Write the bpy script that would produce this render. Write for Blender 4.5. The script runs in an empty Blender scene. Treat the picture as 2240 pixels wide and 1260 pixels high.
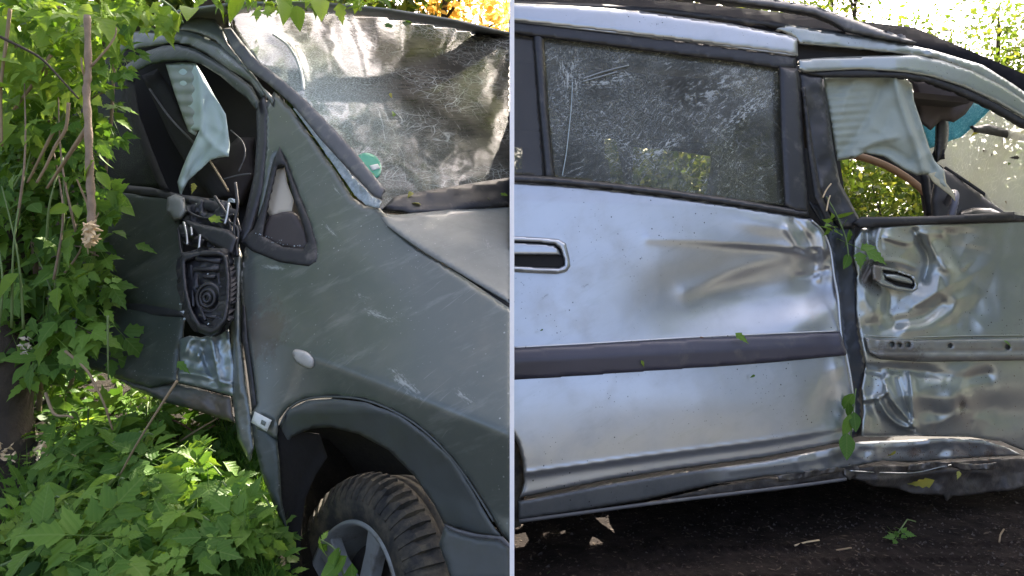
import bpy, bmesh, math, random
import numpy as np
from mathutils import Vector, Matrix
from mathutils.geometry import delaunay_2d_cdt

random.seed(7)
RNG = np.random.default_rng(11)
SC = bpy.context.scene
COL = SC.collection

# ------------------------------------------------------------------ camera
EYE = 0.75                      # eye height over the asphalt on the right
cam_d = bpy.data.cameras.new('camera')
cam = bpy.data.objects.new('camera', cam_d)
COL.objects.link(cam)
cam_d.sensor_width = 36.0
cam_d.lens = 22.5
cam_d.clip_start = 0.05
cam_d.clip_end = 400
cam.location = (0, 0, EYE)
cam.rotation_euler = (math.radians(90), 0, 0)
SC.camera = cam

# ------------------------------------------------------------------ sky and sun
SUN_EL, SUN_AZ = 44.0, 20.0      # elevation; azimuth from straight ahead, positive = right
world = bpy.data.worlds.new('World')
SC.world = world
world.use_nodes = True
wn = world.node_tree
bg = wn.nodes['Background']
sky = wn.nodes.new('ShaderNodeTexSky')
sky.sky_type = 'NISHITA'
sky.sun_disc = False
sky.sun_elevation = math.radians(SUN_EL)
sky.sun_rotation = math.radians(SUN_AZ)
sky.air_density = 0.5
sky.dust_density = 7.0
sky.ozone_density = 0.0
wn.links.new(sky.outputs[0], bg.inputs[0])
bg.inputs[1].default_value = 0.15

sun_d = bpy.data.lights.new('sun', 'SUN')
sun_d.energy = 5.0
sun_d.angle = math.radians(0.5)
sun_d.color = (1.0, 0.90, 0.76)
sun = bpy.data.objects.new('sun', sun_d)
COL.objects.link(sun)
a, e = math.radians(SUN_AZ), math.radians(SUN_EL)
SUNV = Vector((math.sin(a) * math.cos(e), math.cos(a) * math.cos(e), math.sin(e)))
sun.rotation_euler = SUNV.to_track_quat('Z', 'Y').to_euler()

SC.view_settings.view_transform = 'Standard'
SC.view_settings.look = 'None'
SC.view_settings.gamma = 1.0
SC.view_settings.use_curve_mapping = False
SC.view_settings.exposure = 2.5
SC.render.engine = 'CYCLES'
SC.cycles.use_denoising = True
SC.cycles.max_bounces = 8
SC.cycles.transparent_max_bounces = 16

# ------------------------------------------------------------------ tracing and numbers
F = 1400.0


def at(px, py, d):
    """point of the place seen at (px, py) in the photograph, d metres deep"""
    return Vector(((px - 1120) / F * d, d, EYE + (630 - py) / F * d))


def flat(p, q, r):
    """depth of the plane through three (px, py, d) points"""
    A = np.array([[1, p[0], p[1]], [1, q[0], q[1]], [1, r[0], r[1]]], float)
    c = np.linalg.solve(A, np.array([1 / p[2], 1 / q[2], 1 / r[2]]))
    return lambda x, y: 1.0 / (c[0] + c[1] * x + c[2] * y)


def const(d):
    return lambda x, y: np.full_like(np.asarray(x, float), d)


def vnoise(x, y, seed=0):
    xi, yi = np.floor(x), np.floor(y)
    fx, fy = x - xi, y - yi
    fx, fy = fx * fx * (3 - 2 * fx), fy * fy * (3 - 2 * fy)

    def h(i, j):
        s = np.sin(i * 127.1 + j * 311.7 + seed * 74.7) * 43758.5453
        return s - np.floor(s)
    a0 = h(xi, yi) * (1 - fx) + h(xi + 1, yi) * fx
    a1 = h(xi, yi + 1) * (1 - fx) + h(xi + 1, yi + 1) * fx
    return (a0 * (1 - fy) + a1 * fy) * 2 - 1


def fbm(x, y, s, seed=0, oct=3):
    v, am = 0, 1
    for o in range(oct):
        v = v + am * vnoise(x / s, y / s, seed + o * 3)
        s, am = s * 0.5, am * 0.5
    return v


def seg_dist(x, y, pts):
    best = None
    for (x0, y0), (x1, y1) in zip(pts[:-1], pts[1:]):
        dx, dy = x1 - x0, y1 - y0
        L = dx * dx + dy * dy + 1e-9
        t = np.clip(((x - x0) * dx + (y - y0) * dy) / L, 0, 1)
        d = np.hypot(x - x0 - t * dx, y - y0 - t * dy)
        best = d if best is None else np.minimum(best, d)
    return best


def gauss(cx, cy, rx, ry, amp, rot=0):
    c, s = math.cos(math.radians(rot)), math.sin(math.radians(rot))

    def f(x, y):
        u, v = (x - cx) * c + (y - cy) * s, -(x - cx) * s + (y - cy) * c
        return amp * np.exp(-(u / rx) ** 2 - (v / ry) ** 2)
    return f


def ridge(pts, w, amp):
    pts = curve(pts, False, 6)

    def f(x, y):
        d = seg_dist(x, y, pts)
        return amp / (1 + (d / w) ** 2) ** 1.5
    return f


def foil(x0, x1, y0, y1, gap, amp, seed, gate=None, soft=4.0):
    """crushed sheet metal: flat facets meeting in creases, from a loose net of points pushed in and out"""
    rg_ = np.random.default_rng(seed)
    pts, hs = [], []
    for gy_ in np.arange(y0 - gap, y1 + 2 * gap, gap):
        for gx_ in np.arange(x0 - gap, x1 + 2 * gap, gap):
            pts.append(Vector((gx_ + rg_.uniform(-.42, .42) * gap, gy_ + rg_.uniform(-.42, .42) * gap)))
            hs.append(rg_.uniform(-1, 1) * amp)
    Vd, _, Td, ov, *_ = delaunay_2d_cdt(pts, [], [], 0, 1e-4)
    hv = [hs[o[0]] for o in ov]

    def lin(x, y):
        out = np.zeros(np.shape(x))
        for t in Td:
            (ax, ay), (bx, by), (cx, cy) = Vd[t[0]], Vd[t[1]], Vd[t[2]]
            m = (x >= min(ax, bx, cx)) & (x <= max(ax, bx, cx)) & (y >= min(ay, by, cy)) & (y <= max(ay, by, cy))
            if not m.any():
                continue
            xs_, ys_ = x[m], y[m]
            de = (by - cy) * (ax - cx) + (cx - bx) * (ay - cy)
            u = ((by - cy) * (xs_ - cx) + (cx - bx) * (ys_ - cy)) / de
            v = ((cy - ay) * (xs_ - cx) + (ax - cx) * (ys_ - cy)) / de
            k = (u >= -1e-6) & (v >= -1e-6) & (u + v <= 1 + 1e-6)
            idx = np.where(m)[0][k]
            out[idx] = u[k] * hv[t[0]] + v[k] * hv[t[1]] + (1 - u - v)[k] * hv[t[2]]
        return out

    def f(x, y):
        x, y = np.asarray(x, float).ravel(), np.asarray(y, float).ravel()
        z = (lin(x, y) * 2 + lin(x + soft, y) + lin(x - soft, y) + lin(x, y + soft) + lin(x, y - soft)) / 6
        return z * (gate(x, y) if gate else 1)
    return f


def add(base, *fs):
    def f(x, y):
        r = base(x, y)
        for g in fs:
            r = r + g(x, y)
        return r
    return f


def curve(pts, closed=True, n=5):
    """Catmull-Rom through the points"""
    P = [Vector(p) for p in pts]
    N = len(P)
    out = []
    rng = range(N if closed else N - 1)
    for i in rng:
        p1, p2 = P[i], P[(i + 1) % N]
        p0 = P[i - 1] if (closed or i > 0) else p1
        p3 = P[(i + 2) % N] if (closed or i + 2 < N) else p2
        for k in range(n):
            t = k / n
            out.append(0.5 * ((2 * p1) + (p2 - p0) * t + (2 * p0 - 5 * p1 + 4 * p2 - p3) * t * t
                              + (3 * p1 - p0 - 3 * p2 + p3) * t ** 3))
    if not closed:
        out.append(P[-1])
    return [tuple(p) for p in out]


def inside(x, y, poly):
    c = np.zeros(x.shape, bool)
    n = len(poly)
    j = n - 1
    for i in range(n):
        xi, yi = poly[i]
        xj, yj = poly[j]
        m = ((yi > y) != (yj > y)) & (x < (xj - xi) * (y - yi) / (yj - yi + 1e-12) + xi)
        c ^= m
        j = i
    return c


def resample(poly, step):
    out = []
    n = len(poly)
    for i in range(n):
        a_, b_ = poly[i], poly[(i + 1) % n]
        L = math.hypot(b_[0] - a_[0], b_[1] - a_[1])
        k = max(1, int(round(L / step)))
        for q in range(k):
            t = q / k
            out.append((a_[0] + (b_[0] - a_[0]) * t, a_[1] + (b_[1] - a_[1]) * t))
    return out


# ------------------------------------------------------------------ objects
def tag(o, label=None, cat=None, group=None, kind=None):
    for k, v in (('label', label), ('category', cat), ('group', group), ('kind', kind)):
        if v:
            o[k] = v
    return o


def thing(name, label, cat, loc=(0, 0, 0), group=None):
    o = bpy.data.objects.new(name, None)
    o.location = loc
    o.empty_display_size = 0.1
    COL.objects.link(o)
    return tag(o, label, cat, group)


def link(name, me, mats, parent=None, label=None):
    o = bpy.data.objects.new(name, me)
    COL.objects.link(o)
    if mats is not None and not me.materials:
        for m in (mats if isinstance(mats, (list, tuple)) else [mats]):
            me.materials.append(m)
    if parent is not None:
        o.parent = parent
        p = parent
        off = Vector((0, 0, 0))
        while p is not None:
            off += p.location
            p = p.parent
        o.location = -off
    if label:
        o['label'] = label
    return o


def mesh(name, verts, faces, smooth=True):
    me = bpy.data.meshes.new(name)
    me.from_pydata([tuple(v) for v in verts], [], [tuple(f) for f in faces])
    me.update()
    if smooth:
        me.polygons.foreach_set('use_smooth', [True] * len(me.polygons))
    return me


def sheet(name, outline, depth, mat, parent=None, step=12, thick=0.004, puff=None, smooth=False,
          holes=(), label=None, wob=None):
    """a panel cut to the outline, shaped by depth(px, py), rounded at its rim by puff = (metres, pixels)"""
    out = curve(outline) if smooth else list(outline)
    out = resample(out, step)
    hs = [resample(h, step) for h in holes]
    xs, ys = [p[0] for p in out], [p[1] for p in out]
    gx, gy = np.meshgrid(np.arange(min(xs), max(xs) + step, step), np.arange(min(ys), max(ys) + step, step * 0.87))
    gx = gx + (np.arange(gx.shape[0]) % 2)[:, None] * step * 0.5
    gx, gy = gx.ravel(), gy.ravel()
    ok = inside(gx, gy, out)
    for h in hs:
        ok &= ~inside(gx, gy, h)
    rings = [out] + hs
    bd = np.full(gx.shape, 1e9)
    for r in rings:
        bd = np.minimum(bd, seg_dist(gx, gy, r + [r[0]]))
    ok &= bd > step * 0.45
    gx, gy, bd = gx[ok], gy[ok], bd[ok]
    v2, ed = [], []
    for r in rings:
        s = len(v2)
        v2 += [Vector(p) for p in r]
        ed += [(s + i, s + (i + 1) % len(r)) for i in range(len(r))]
    nb = len(v2)
    v2 += [Vector((x, y)) for x, y in zip(gx, gy)]
    V, E_, Fc, *_ = delaunay_2d_cdt(v2, ed, [], 1, 1e-4)
    X, Y = np.array([v[0] for v in V]), np.array([v[1] for v in V])
    Fc = [f for f in Fc]
    cx = np.array([sum(X[i] for i in f) / len(f) for f in Fc])
    cy = np.array([sum(Y[i] for i in f) / len(f) for f in Fc])
    keep = inside(cx, cy, out)
    for h in hs:
        keep &= ~inside(cx, cy, h)
    Fc = [f for f, k in zip(Fc, keep) if k]
    D = np.asarray(depth(X, Y), float)
    if puff:
        b = np.full(X.shape, 1e9)
        for r in rings:
            b = np.minimum(b, seg_dist(X, Y, r + [r[0]]))
        t = np.clip(b / puff[1], 0, 1)
        D = D - puff[0] * np.sqrt(np.clip(1 - (1 - t) ** 2, 0, 1))
    verts = np.stack([(X - 1120) / F * D, D, EYE + (630 - Y) / F * D], 1)
    # faces towards the camera
    fs = []
    for f in Fc:
        p, q, r = verts[f[0]], verts[f[1]], verts[f[2]]
        n = np.cross(q - p, r - p)
        fs.append(tuple(f) if np.dot(n, p - np.array([0, 0, EYE])) < 0 else tuple(reversed(f)))
    me = mesh(name, verts, fs)
    o = link(name, me, mat, parent, label)
    if thick:
        m = o.modifiers.new('thickness', 'SOLIDIFY')
        m.thickness = thick
        m.offset = -1
    return o


def tube_data(pts, rad, sides=7, closed=False):
    P = [Vector(p) for p in pts]
    R = rad if isinstance(rad, (list, tuple)) else [rad] * len(P)
    V, Fc = [], []
    n = len(P)
    up = Vector((0.13, 0.31, 0.94))
    for i, p in enumerate(P):
        t = (P[(i + 1) % n] - P[i - 1]) if closed else (P[min(i + 1, n - 1)] - P[max(i - 1, 0)])
        t.normalize()
        u = t.cross(up)
        if u.length < 0.1:
            u = t.cross(Vector((1, 0, 0)))
        u.normalize()
        w = t.cross(u)
        for k in range(sides):
            an = 2 * math.pi * k / sides
            V.append(p + (u * math.cos(an) + w * math.sin(an)) * R[i])
    m = n if closed else n - 1
    for i in range(m):
        j = (i + 1) % n
        for k in range(sides):
            k2 = (k + 1) % sides
            Fc.append((i * sides + k, j * sides + k, j * sides + k2, i * sides + k2))
    if not closed:
        Fc.append(tuple(range(sides)))
        Fc.append(tuple((n - 1) * sides + k for k in reversed(range(sides))))
    return V, Fc


def tube(name, pts, rad, mat, parent=None, sides=7, closed=False, label=None):
    V, Fc = tube_data(pts, rad, sides, closed)
    return link(name, mesh(name, V, Fc), mat, parent, label)


def box(name, lo, hi, mat, parent=None, label=None):
    V = [(x, y, z) for z in (lo[2], hi[2]) for y in (lo[1], hi[1]) for x in (lo[0], hi[0])]
    Fc = [(0, 2, 3, 1), (4, 5, 7, 6), (0, 1, 5, 4), (2, 6, 7, 3), (0, 4, 6, 2), (1, 3, 7, 5)]
    return link(name, mesh(name, V, Fc, False), mat, parent, label)


def path3(pts, n=6):
    """smooth 3-D line through (px, py, d) points"""
    return [Vector(p) for p in curve([tuple(at(*p)) for p in pts], False, n)]


# ------------------------------------------------------------------ materials
def N(nt, kind, **kw):
    n = nt.nodes.new('ShaderNode' + kind)
    for k, v in kw.items():
        setattr(n, k, v)
    return n


def base_mat(name):
    m = bpy.data.materials.new(name)
    m.use_nodes = True
    nt = m.node_tree
    return m, nt, nt.nodes['Principled BSDF'], nt.nodes['Material Output']


def mixc(nt, fac, a_, b_, mode='MIX'):
    n = N(nt, 'Mix', data_type='RGBA', blend_type=mode)
    for i, v in ((0, fac), (6, a_), (7, b_)):
        if isinstance(v, (int, float)):
            n.inputs[i].default_value = v
        elif isinstance(v, tuple):
            n.inputs[i].default_value = (*v[:3], 1)
        else:
            nt.links.new(v, n.inputs[i])
    return n.outputs[2]


def mth(nt, op, a_, b_=None, clamp=False):
    n = N(nt, 'Math', operation=op, use_clamp=clamp)
    for i, v in enumerate((a_, b_)):
        if v is None:
            continue
        if isinstance(v, (int, float)):
            n.inputs[i].default_value = v
        else:
            nt.links.new(v, n.inputs[i])
    return n.outputs[0]


def ramp(nt, v, lo, hi):
    n = N(nt, 'MapRange', interpolation_type='SMOOTHSTEP')
    nt.links.new(v, n.inputs[0])
    n.inputs[1].default_value, n.inputs[2].default_value = lo, hi
    return n.outputs[0]


def coords(nt, scale=(1, 1, 1), rot=(0, 0, 0)):
    tc = N(nt, 'TexCoord')
    mp = N(nt, 'Mapping')
    nt.links.new(tc.outputs['Object'], mp.inputs[0])
    mp.inputs['Rotation'].default_value = rot
    m2 = N(nt, 'Mapping')
    nt.links.new(mp.outputs[0], m2.inputs[0])
    m2.inputs['Scale'].default_value = scale
    return m2.outputs[0]


def noise(nt, vec, scale, detail=4, rough=0.55):
    n = N(nt, 'TexNoise')
    nt.links.new(vec, n.inputs['Vector'])
    n.inputs['Scale'].default_value = scale
    n.inputs['Detail'].default_value = detail
    n.inputs['Roughness'].default_value = rough
    return n.outputs[0]


def bump(nt, h, strength, dist, bsdf):
    b = N(nt, 'Bump')
    b.inputs['Strength'].default_value = strength
    b.inputs['Distance'].default_value = dist
    nt.links.new(h, b.inputs['Height'])
    nt.links.new(b.outputs[0], bsdf.inputs['Normal'])


def plain(name, col, rough=0.6, metal=0.0, var=0.25, scale=20, bmp=0.0, spec=0.5, dust=None, dust_amt=0.5):
    m, nt, b, out = base_mat(name)
    v = coords(nt)
    n = noise(nt, v, scale)
    dark = tuple(c * (1 - var) for c in col)
    lite = tuple(min(1, c * (1 + var)) for c in col)
    c = mixc(nt, n, dark, lite)
    if dust:
        f = ramp(nt, noise(nt, v, scale * 0.6, 6, 0.65), 0.62 - dust_amt * 0.3, 0.75)
        c = mixc(nt, f, c, dust)
    nt.links.new(c, b.inputs['Base Color'])
    b.inputs['Roughness'].default_value = rough
    b.inputs['Metallic'].default_value = metal
    b.inputs['Specular IOR Level'].default_value = spec
    if bmp:
        bump(nt, noise(nt, v, scale * 3, 6), bmp, 0.004, b)
    return m


def paint(name, col, rough, metal, marks=(), dirt=0.5, dirtcol=(0.05, 0.04, 0.03), grime=None, coat=0.5, film_amt=0.22):
    """weathered metallic car paint; marks = (point, radii, colour, noise scale, stretch rot) scrapes and painted tones"""
    m, nt, b, out = base_mat(name)
    v = coords(nt)
    n1 = noise(nt, v, 6, 5, 0.6)
    c = mixc(nt, n1, tuple(k * 0.9 for k in col), tuple(k * 1.08 for k in col))
    # dust film
    film = ramp(nt, noise(nt, v, 9, 7, 0.7), 0.42, 0.8)
    c = mixc(nt, mth(nt, 'MULTIPLY', film, film_amt * dirt), c, (0.20, 0.19, 0.16))
    wipe = ramp(nt, noise(nt, coords(nt, (2, 2, 9), (0, 0.45, 0)), 3.5, 6, 0.7), 0.5, 0.75)
    c = mixc(nt, mth(nt, 'MULTIPLY', wipe, film_amt * 0.9), c, (0.26, 0.27, 0.25))
    # specks of dirt
    sp = N(nt, 'TexVoronoi')
    nt.links.new(v, sp.inputs['Vector'])
    sp.inputs['Scale'].default_value = 42
    sp.inputs['Randomness'].default_value = 1
    near = mth(nt, 'LESS_THAN', sp.outputs['Distance'], 0.085)
    gate = ramp(nt, noise(nt, v, 3.1, 3), 0.42, 0.56)
    few = mth(nt, 'MULTIPLY', near, gate)
    c = mixc(nt, mth(nt, 'MULTIPLY', few, min(1, dirt * 1.6)), c, dirtcol)
    sp2 = N(nt, 'TexVoronoi')
    nt.links.new(v, sp2.inputs['Vector'])
    sp2.inputs['Scale'].default_value = 85
    near2 = mth(nt, 'LESS_THAN', sp2.outputs['Distance'], 0.11)
    gate2 = ramp(nt, noise(nt, v, 6.3, 4, 0.7), 0.50, 0.60)
    c = mixc(nt, mth(nt, 'MULTIPLY', mth(nt, 'MULTIPLY', near2, gate2), min(1, dirt)), c, dirtcol)
    # thin scratches
    vs = coords(nt, (4, 4, 60), (0.5, 0.7, 0.2))
    sc = ramp(nt, noise(nt, vs, 3.0, 2, 0.4), 0.70, 0.74)
    c = mixc(nt, mth(nt, 'MULTIPLY', sc, 0.10), c, (0.5, 0.5, 0.48))
    rough_s = mth(nt, 'ADD', mth(nt, 'MULTIPLY', film, 0.25 * dirt), rough)
    for (pt, rad, mc, ns, rot, thr) in marks:
        tc = N(nt, 'TexCoord')
        mp = N(nt, 'Mapping')
        nt.links.new(tc.outputs['Object'], mp.inputs[0])
        mp.vector_type = 'TEXTURE'
        mp.inputs['Location'].default_value = pt
        mp.inputs['Rotation'].default_value = rot
        mp.inputs['Scale'].default_value = rad
        ln = N(nt, 'VectorMath', operation='LENGTH')
        nt.links.new(mp.outputs[0], ln.inputs[0])
        fall = mth(nt, 'SUBTRACT', 1.0, ln.outputs['Value'], True)
        g = mth(nt, 'ADD', mth(nt, 'MULTIPLY', noise(nt, mp.outputs[0], ns * 2.2, 8, 0.75), 0.75), mth(nt, 'MULTIPLY', noise(nt, v, 70, 4, 0.7), 0.25))
        val = mth(nt, 'ADD', g, mth(nt, 'MULTIPLY', fall, 0.35))
        f = mth(nt, 'MULTIPLY', mth(nt, 'MULTIPLY', ramp(nt, val, thr, thr + 0.18), 0.7), ramp(nt, fall, 0.0, 0.3))
        c = mixc(nt, f, c, mc)
        rough_s = mth(nt, 'ADD', rough_s, mth(nt, 'MULTIPLY', f, 0.3), True)
    nt.links.new(c, b.inputs['Base Color'])
    nt.links.new(rough_s, b.inputs['Roughness'])
    b.inputs['Metallic'].default_value = metal
    b.inputs['Coat Weight'].default_value = coat
    b.inputs['Coat Roughness'].default_value = 0.12
    bump(nt, noise(nt, v, 38, 3), 0.03, 0.002, b)
    return m


def leafmat(name, c1, c2, c3, trans=0.4, per_object=True):
    m, nt, b, out = base_mat(name)
    if per_object:
        r = N(nt, 'ObjectInfo').outputs['Random']
    else:
        r = N(nt, 'NewGeometry').outputs['Random Per Island']
    cr = N(nt, 'ValToRGB')
    nt.links.new(r, cr.inputs[0])
    cr.color_ramp.elements[0].color = (*c1, 1)
    cr.color_ramp.elements[1].color = (*c3, 1)
    k = cr.color_ramp.elements.new(0.55)
    k.color = (*c2, 1)
    v = coords(nt)
    c = mixc(nt, noise(nt, v, 25, 4), cr.outputs[0], (0.9, 1.0, 0.85), 'MULTIPLY')
    if per_object:
        sx = N(nt, 'SeparateXYZ')
        nt.links.new(v, sx.inputs[0])
        ax_ = mth(nt, 'ABSOLUTE', sx.outputs['X'])
        rib = mth(nt, 'SUBTRACT', 1.0, ramp(nt, ax_, 0.006, 0.020), True)
        w_ = mth(nt, 'SINE', mth(nt, 'MULTIPLY', mth(nt, 'SUBTRACT', sx.outputs['Y'], mth(nt, 'MULTIPLY', ax_, 0.9)), 58.0))
        vein = ramp(nt, w_, 0.72, 1.0)
        vf = mth(nt, 'MULTIPLY', mth(nt, 'ADD', rib, mth(nt, 'MULTIPLY', vein, 0.30), True), 0.28)
        c = mixc(nt, vf, c, (0.26, 0.36, 0.12))
        bump(nt, w_, 0.12, 0.02, b)
    nt.links.new(c, b.inputs['Base Color'])
    b.inputs['Roughness'].default_value = 0.45
    b.inputs['Specular IOR Level'].default_value = 0.22
    tr = N(nt, 'BsdfTranslucent')
    c2_ = mixc(nt, 1.0, c, (1.25, 1.15, 0.6), 'MULTIPLY')
    nt.links.new(c2_, tr.inputs[0])
    mx = N(nt, 'MixShader')
    mx.inputs[0].default_value = trans
    nt.links.new(b.outputs[0], mx.inputs[1])
    nt.links.new(tr.outputs[0], mx.inputs[2])
    nt.links.new(mx.outputs[0], out.inputs[0])
    return m


def cracked_glass(name, see, body, crack, scale, crack_w=0.03, white=0.5, trans=0.0, rough=0.08, stretch=(1, 1, 1),
                  rot=(0, 0, 0), crack_gate=(0.42, 0.6), ior=1.55, streaks=False, glints=()):
    """toughened or laminated pane crazed into grains: partly clear, cracks catch the light"""
    m, nt, b, out = base_mat(name)
    v = coords(nt, stretch, rot)
    w = mixc(nt, 0.06, v, N(nt, 'TexNoise').outputs['Color'])
    vo = N(nt, 'TexVoronoi', feature='DISTANCE_TO_EDGE')
    nt.links.new(v, vo.inputs['Vector'])
    vo.inputs['Scale'].default_value = scale
    line = mth(nt, 'SUBTRACT', 1.0, ramp(nt, vo.outputs[0], 0.0, crack_w), True)
    gate = ramp(nt, noise(nt, coords(nt), 3.4, 4, 0.6), *crack_gate)
    f = mth(nt, 'MULTIPLY', mth(nt, 'MULTIPLY', line, gate), white)
    if streaks:      # short crossing strokes of crazing that catch the light
        warp = N(nt, 'TexNoise')
        warp.inputs['Scale'].default_value = 2.0
        nt.links.new(coords(nt), warp.inputs['Vector'])
        for ang, amt, sd in ((0.55, 0.60, 3.0), (0.95, 0.55, 4.0), (0.15, 0.45, 3.4), (-0.6, 0.35, 3.0), (0.3, 0.4, 7.0)):
            vv = mixc(nt, 0.05, coords(nt), warp.outputs['Color'])
            mp_ = N(nt, 'Mapping')
            nt.links.new(vv, mp_.inputs[0])
            mp_.inputs['Rotation'].default_value = (0, ang, 0)
            m3 = N(nt, 'Mapping')
            nt.links.new(mp_.outputs[0], m3.inputs[0])
            m3.inputs['Scale'].default_value = (7, 7, 40)
            mp_ = m3
            st = ramp(nt, noise(nt, mp_.outputs[0], sd, 5, 0.7), 0.56, 0.68)
            wide_ = ramp(nt, noise(nt, coords(nt, (1, 1, 2), (0, ang, sd)), 2.6, 4, 0.6), 0.40, 0.62)
            f = mth(nt, 'ADD', f, mth(nt, 'MULTIPLY', mth(nt, 'MULTIPLY', st, wide_), amt), True)
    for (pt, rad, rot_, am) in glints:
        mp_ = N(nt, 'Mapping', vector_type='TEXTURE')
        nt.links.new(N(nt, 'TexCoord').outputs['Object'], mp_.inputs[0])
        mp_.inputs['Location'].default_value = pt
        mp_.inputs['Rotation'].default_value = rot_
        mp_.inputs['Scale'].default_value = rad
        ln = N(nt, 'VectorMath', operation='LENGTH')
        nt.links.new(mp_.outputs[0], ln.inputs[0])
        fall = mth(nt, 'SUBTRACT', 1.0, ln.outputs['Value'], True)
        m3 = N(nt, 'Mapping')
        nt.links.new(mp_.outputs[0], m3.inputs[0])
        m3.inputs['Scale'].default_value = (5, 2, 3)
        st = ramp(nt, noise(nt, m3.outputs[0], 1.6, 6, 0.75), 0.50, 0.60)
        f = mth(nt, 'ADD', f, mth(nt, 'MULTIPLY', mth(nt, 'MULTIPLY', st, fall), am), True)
    haze = mth(nt, 'MULTIPLY', gate, 0.10)
    c = mixc(nt, mth(nt, 'ADD', f, haze, True), body, crack)
    nt.links.new(c, b.inputs['Base Color'])
    b.inputs['Roughness'].default_value = rough
    b.inputs['IOR'].default_value = ior
    bump(nt, vo.outputs[0], 0.25, 0.001, b)
    last = b.outputs[0]
    if trans:
        tl = N(nt, 'BsdfTranslucent')
        nt.links.new(c, tl.inputs[0])
        mx = N(nt, 'MixShader')
        mx.inputs[0].default_value = trans
        nt.links.new(last, mx.inputs[1])
        nt.links.new(tl.outputs[0], mx.inputs[2])
        last = mx.outputs[0]
    if see:
        tp = N(nt, 'BsdfTransparent')
        tp.inputs[0].default_value = (*see[1], 1)
        mx = N(nt, 'MixShader')
        nt.links.new(mth(nt, 'MULTIPLY', mth(nt, 'SUBTRACT', 1.0, f, True), see[0]), mx.inputs[0])
        nt.links.new(last, mx.inputs[1])
        nt.links.new(tp.outputs[0], mx.inputs[2])
        last = mx.outputs[0]
    nt.links.new(last, out.inputs[0])
    return m


M = {}
M['rubber'] = plain('black rubber seal', (0.016, 0.016, 0.018), 0.6, var=0.3, dust=(0.10, 0.09, 0.08), dust_amt=0.3)
M['black'] = plain('black plastic', (0.022, 0.022, 0.026), 0.42, var=0.2, scale=30, dust=(0.09, 0.085, 0.08), dust_amt=0.3)
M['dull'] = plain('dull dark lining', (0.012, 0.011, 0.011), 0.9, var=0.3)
M['grey_trim'] = plain('weathered grey trim', (0.10, 0.10, 0.105), 0.55, var=0.2, scale=25, dust=(0.2, 0.19, 0.17), dust_amt=0.3)
M['moulding'] = plain('grey purple rubbing strip', (0.055, 0.052, 0.072), 0.38, var=0.18, scale=14, dust=(0.13, 0.12, 0.11), dust_amt=0.35)
M['archtrim'] = plain('dark blue grey arch plastic', (0.085, 0.094, 0.092), 0.42, var=0.25, scale=12, dust=(0.07, 0.075, 0.06), dust_amt=0.6)
M['mud'] = plain('dried mud', (0.035, 0.028, 0.022), 0.95, var=0.5, scale=40, bmp=0.6)
M['tyre'] = plain('muddy tyre rubber', (0.02, 0.02, 0.02), 0.85, var=0.3, scale=40, bmp=0.3, dust=(0.105, 0.088, 0.06), dust_amt=1.0)
M['rim'] = plain('dull alloy', (0.30, 0.31, 0.30), 0.55, 0.3, var=0.15, scale=20, dust=(0.15, 0.13, 0.10), dust_amt=0.4)
M['fabric_blue'] = plain('pale blue airbag cloth', (0.42, 0.52, 0.51), 0.9, var=0.08, scale=12, bmp=0.25)
M['fabric_grey'] = plain('grey airbag lining', (0.27, 0.30, 0.27), 0.9, var=0.1, scale=12, bmp=0.25)
M['cream'] = plain('cream headlining card', (0.48, 0.43, 0.34), 0.8, var=0.06)
M['lamp'] = plain('dirty clear lamp lens', (0.42, 0.41, 0.38), 0.25, var=0.2, scale=60)
M['sticker'] = plain('green sticker', (0.03, 0.33, 0.20), 0.4, var=0.1)
M['white'] = plain('white print', (0.62, 0.64, 0.58), 0.5, var=0.05)
M['ink'] = plain('grey print', (0.12, 0.14, 0.12), 0.5, var=0.05)
M['bark'] = plain('grey brown bark', (0.27, 0.20, 0.14), 0.85, var=0.4, scale=60, bmp=0.5)
M['darkbark'] = plain('dark rough bark', (0.055, 0.042, 0.03), 0.9, var=0.5, scale=30, bmp=0.9)
M['twig'] = plain('pale dry twig', (0.26, 0.19, 0.11), 0.8, var=0.3, scale=60)
M['stalk'] = plain('green stalk', (0.13, 0.19, 0.06), 0.6, var=0.3, scale=40)
M['split'] = plain('fresh split wood', (0.62, 0.47, 0.28), 0.75, var=0.25, scale=80, bmp=0.5)
M['metal'] = plain('bare scraped metal', (0.5, 0.52, 0.54), 0.35, 0.9, var=0.2, scale=60)
M['bluegrit'] = plain('crumbs of blue white glass', (0.42, 0.50, 0.54), 0.4, var=0.45, scale=140, bmp=0.8)
M['panelwhite'] = plain('white panel paint', (0.98, 0.94, 0.93), 0.5, var=0.01)
M['tan'] = plain('tan lining edge', (0.33, 0.19, 0.10), 0.7, var=0.2)
M['torn'] = plain('grimy torn metal', (0.16, 0.15, 0.14), 0.45, 0.6, var=0.45, scale=50, bmp=0.3, dust=(0.07, 0.055, 0.04), dust_amt=0.7)
M['rust'] = plain('rusty dirt', (0.12, 0.06, 0.03), 0.9, var=0.4, scale=60, bmp=0.5)
M['orange'] = plain('dry orange leaf fragments', (0.75, 0.42, 0.2), 0.8, var=0.2, scale=50)
M['leaf'] = leafmat('fresh green leaf', (0.065, 0.145, 0.024), (0.125, 0.235, 0.040), (0.22, 0.35, 0.065), 0.42)
M['leaf_lite'] = leafmat('yellow green leaf', (0.14, 0.25, 0.03), (0.21, 0.33, 0.045), (0.31, 0.42, 0.075), 0.5)  # upper left leaves: sunlight put into a yellower, paler green
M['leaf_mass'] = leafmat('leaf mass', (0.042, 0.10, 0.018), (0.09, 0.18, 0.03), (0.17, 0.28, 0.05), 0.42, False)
M['tree_leaf'] = leafmat('tree leaf', (0.06, 0.10, 0.02), (0.10, 0.15, 0.028), (0.20, 0.21, 0.05), 0.45, False)
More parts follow.
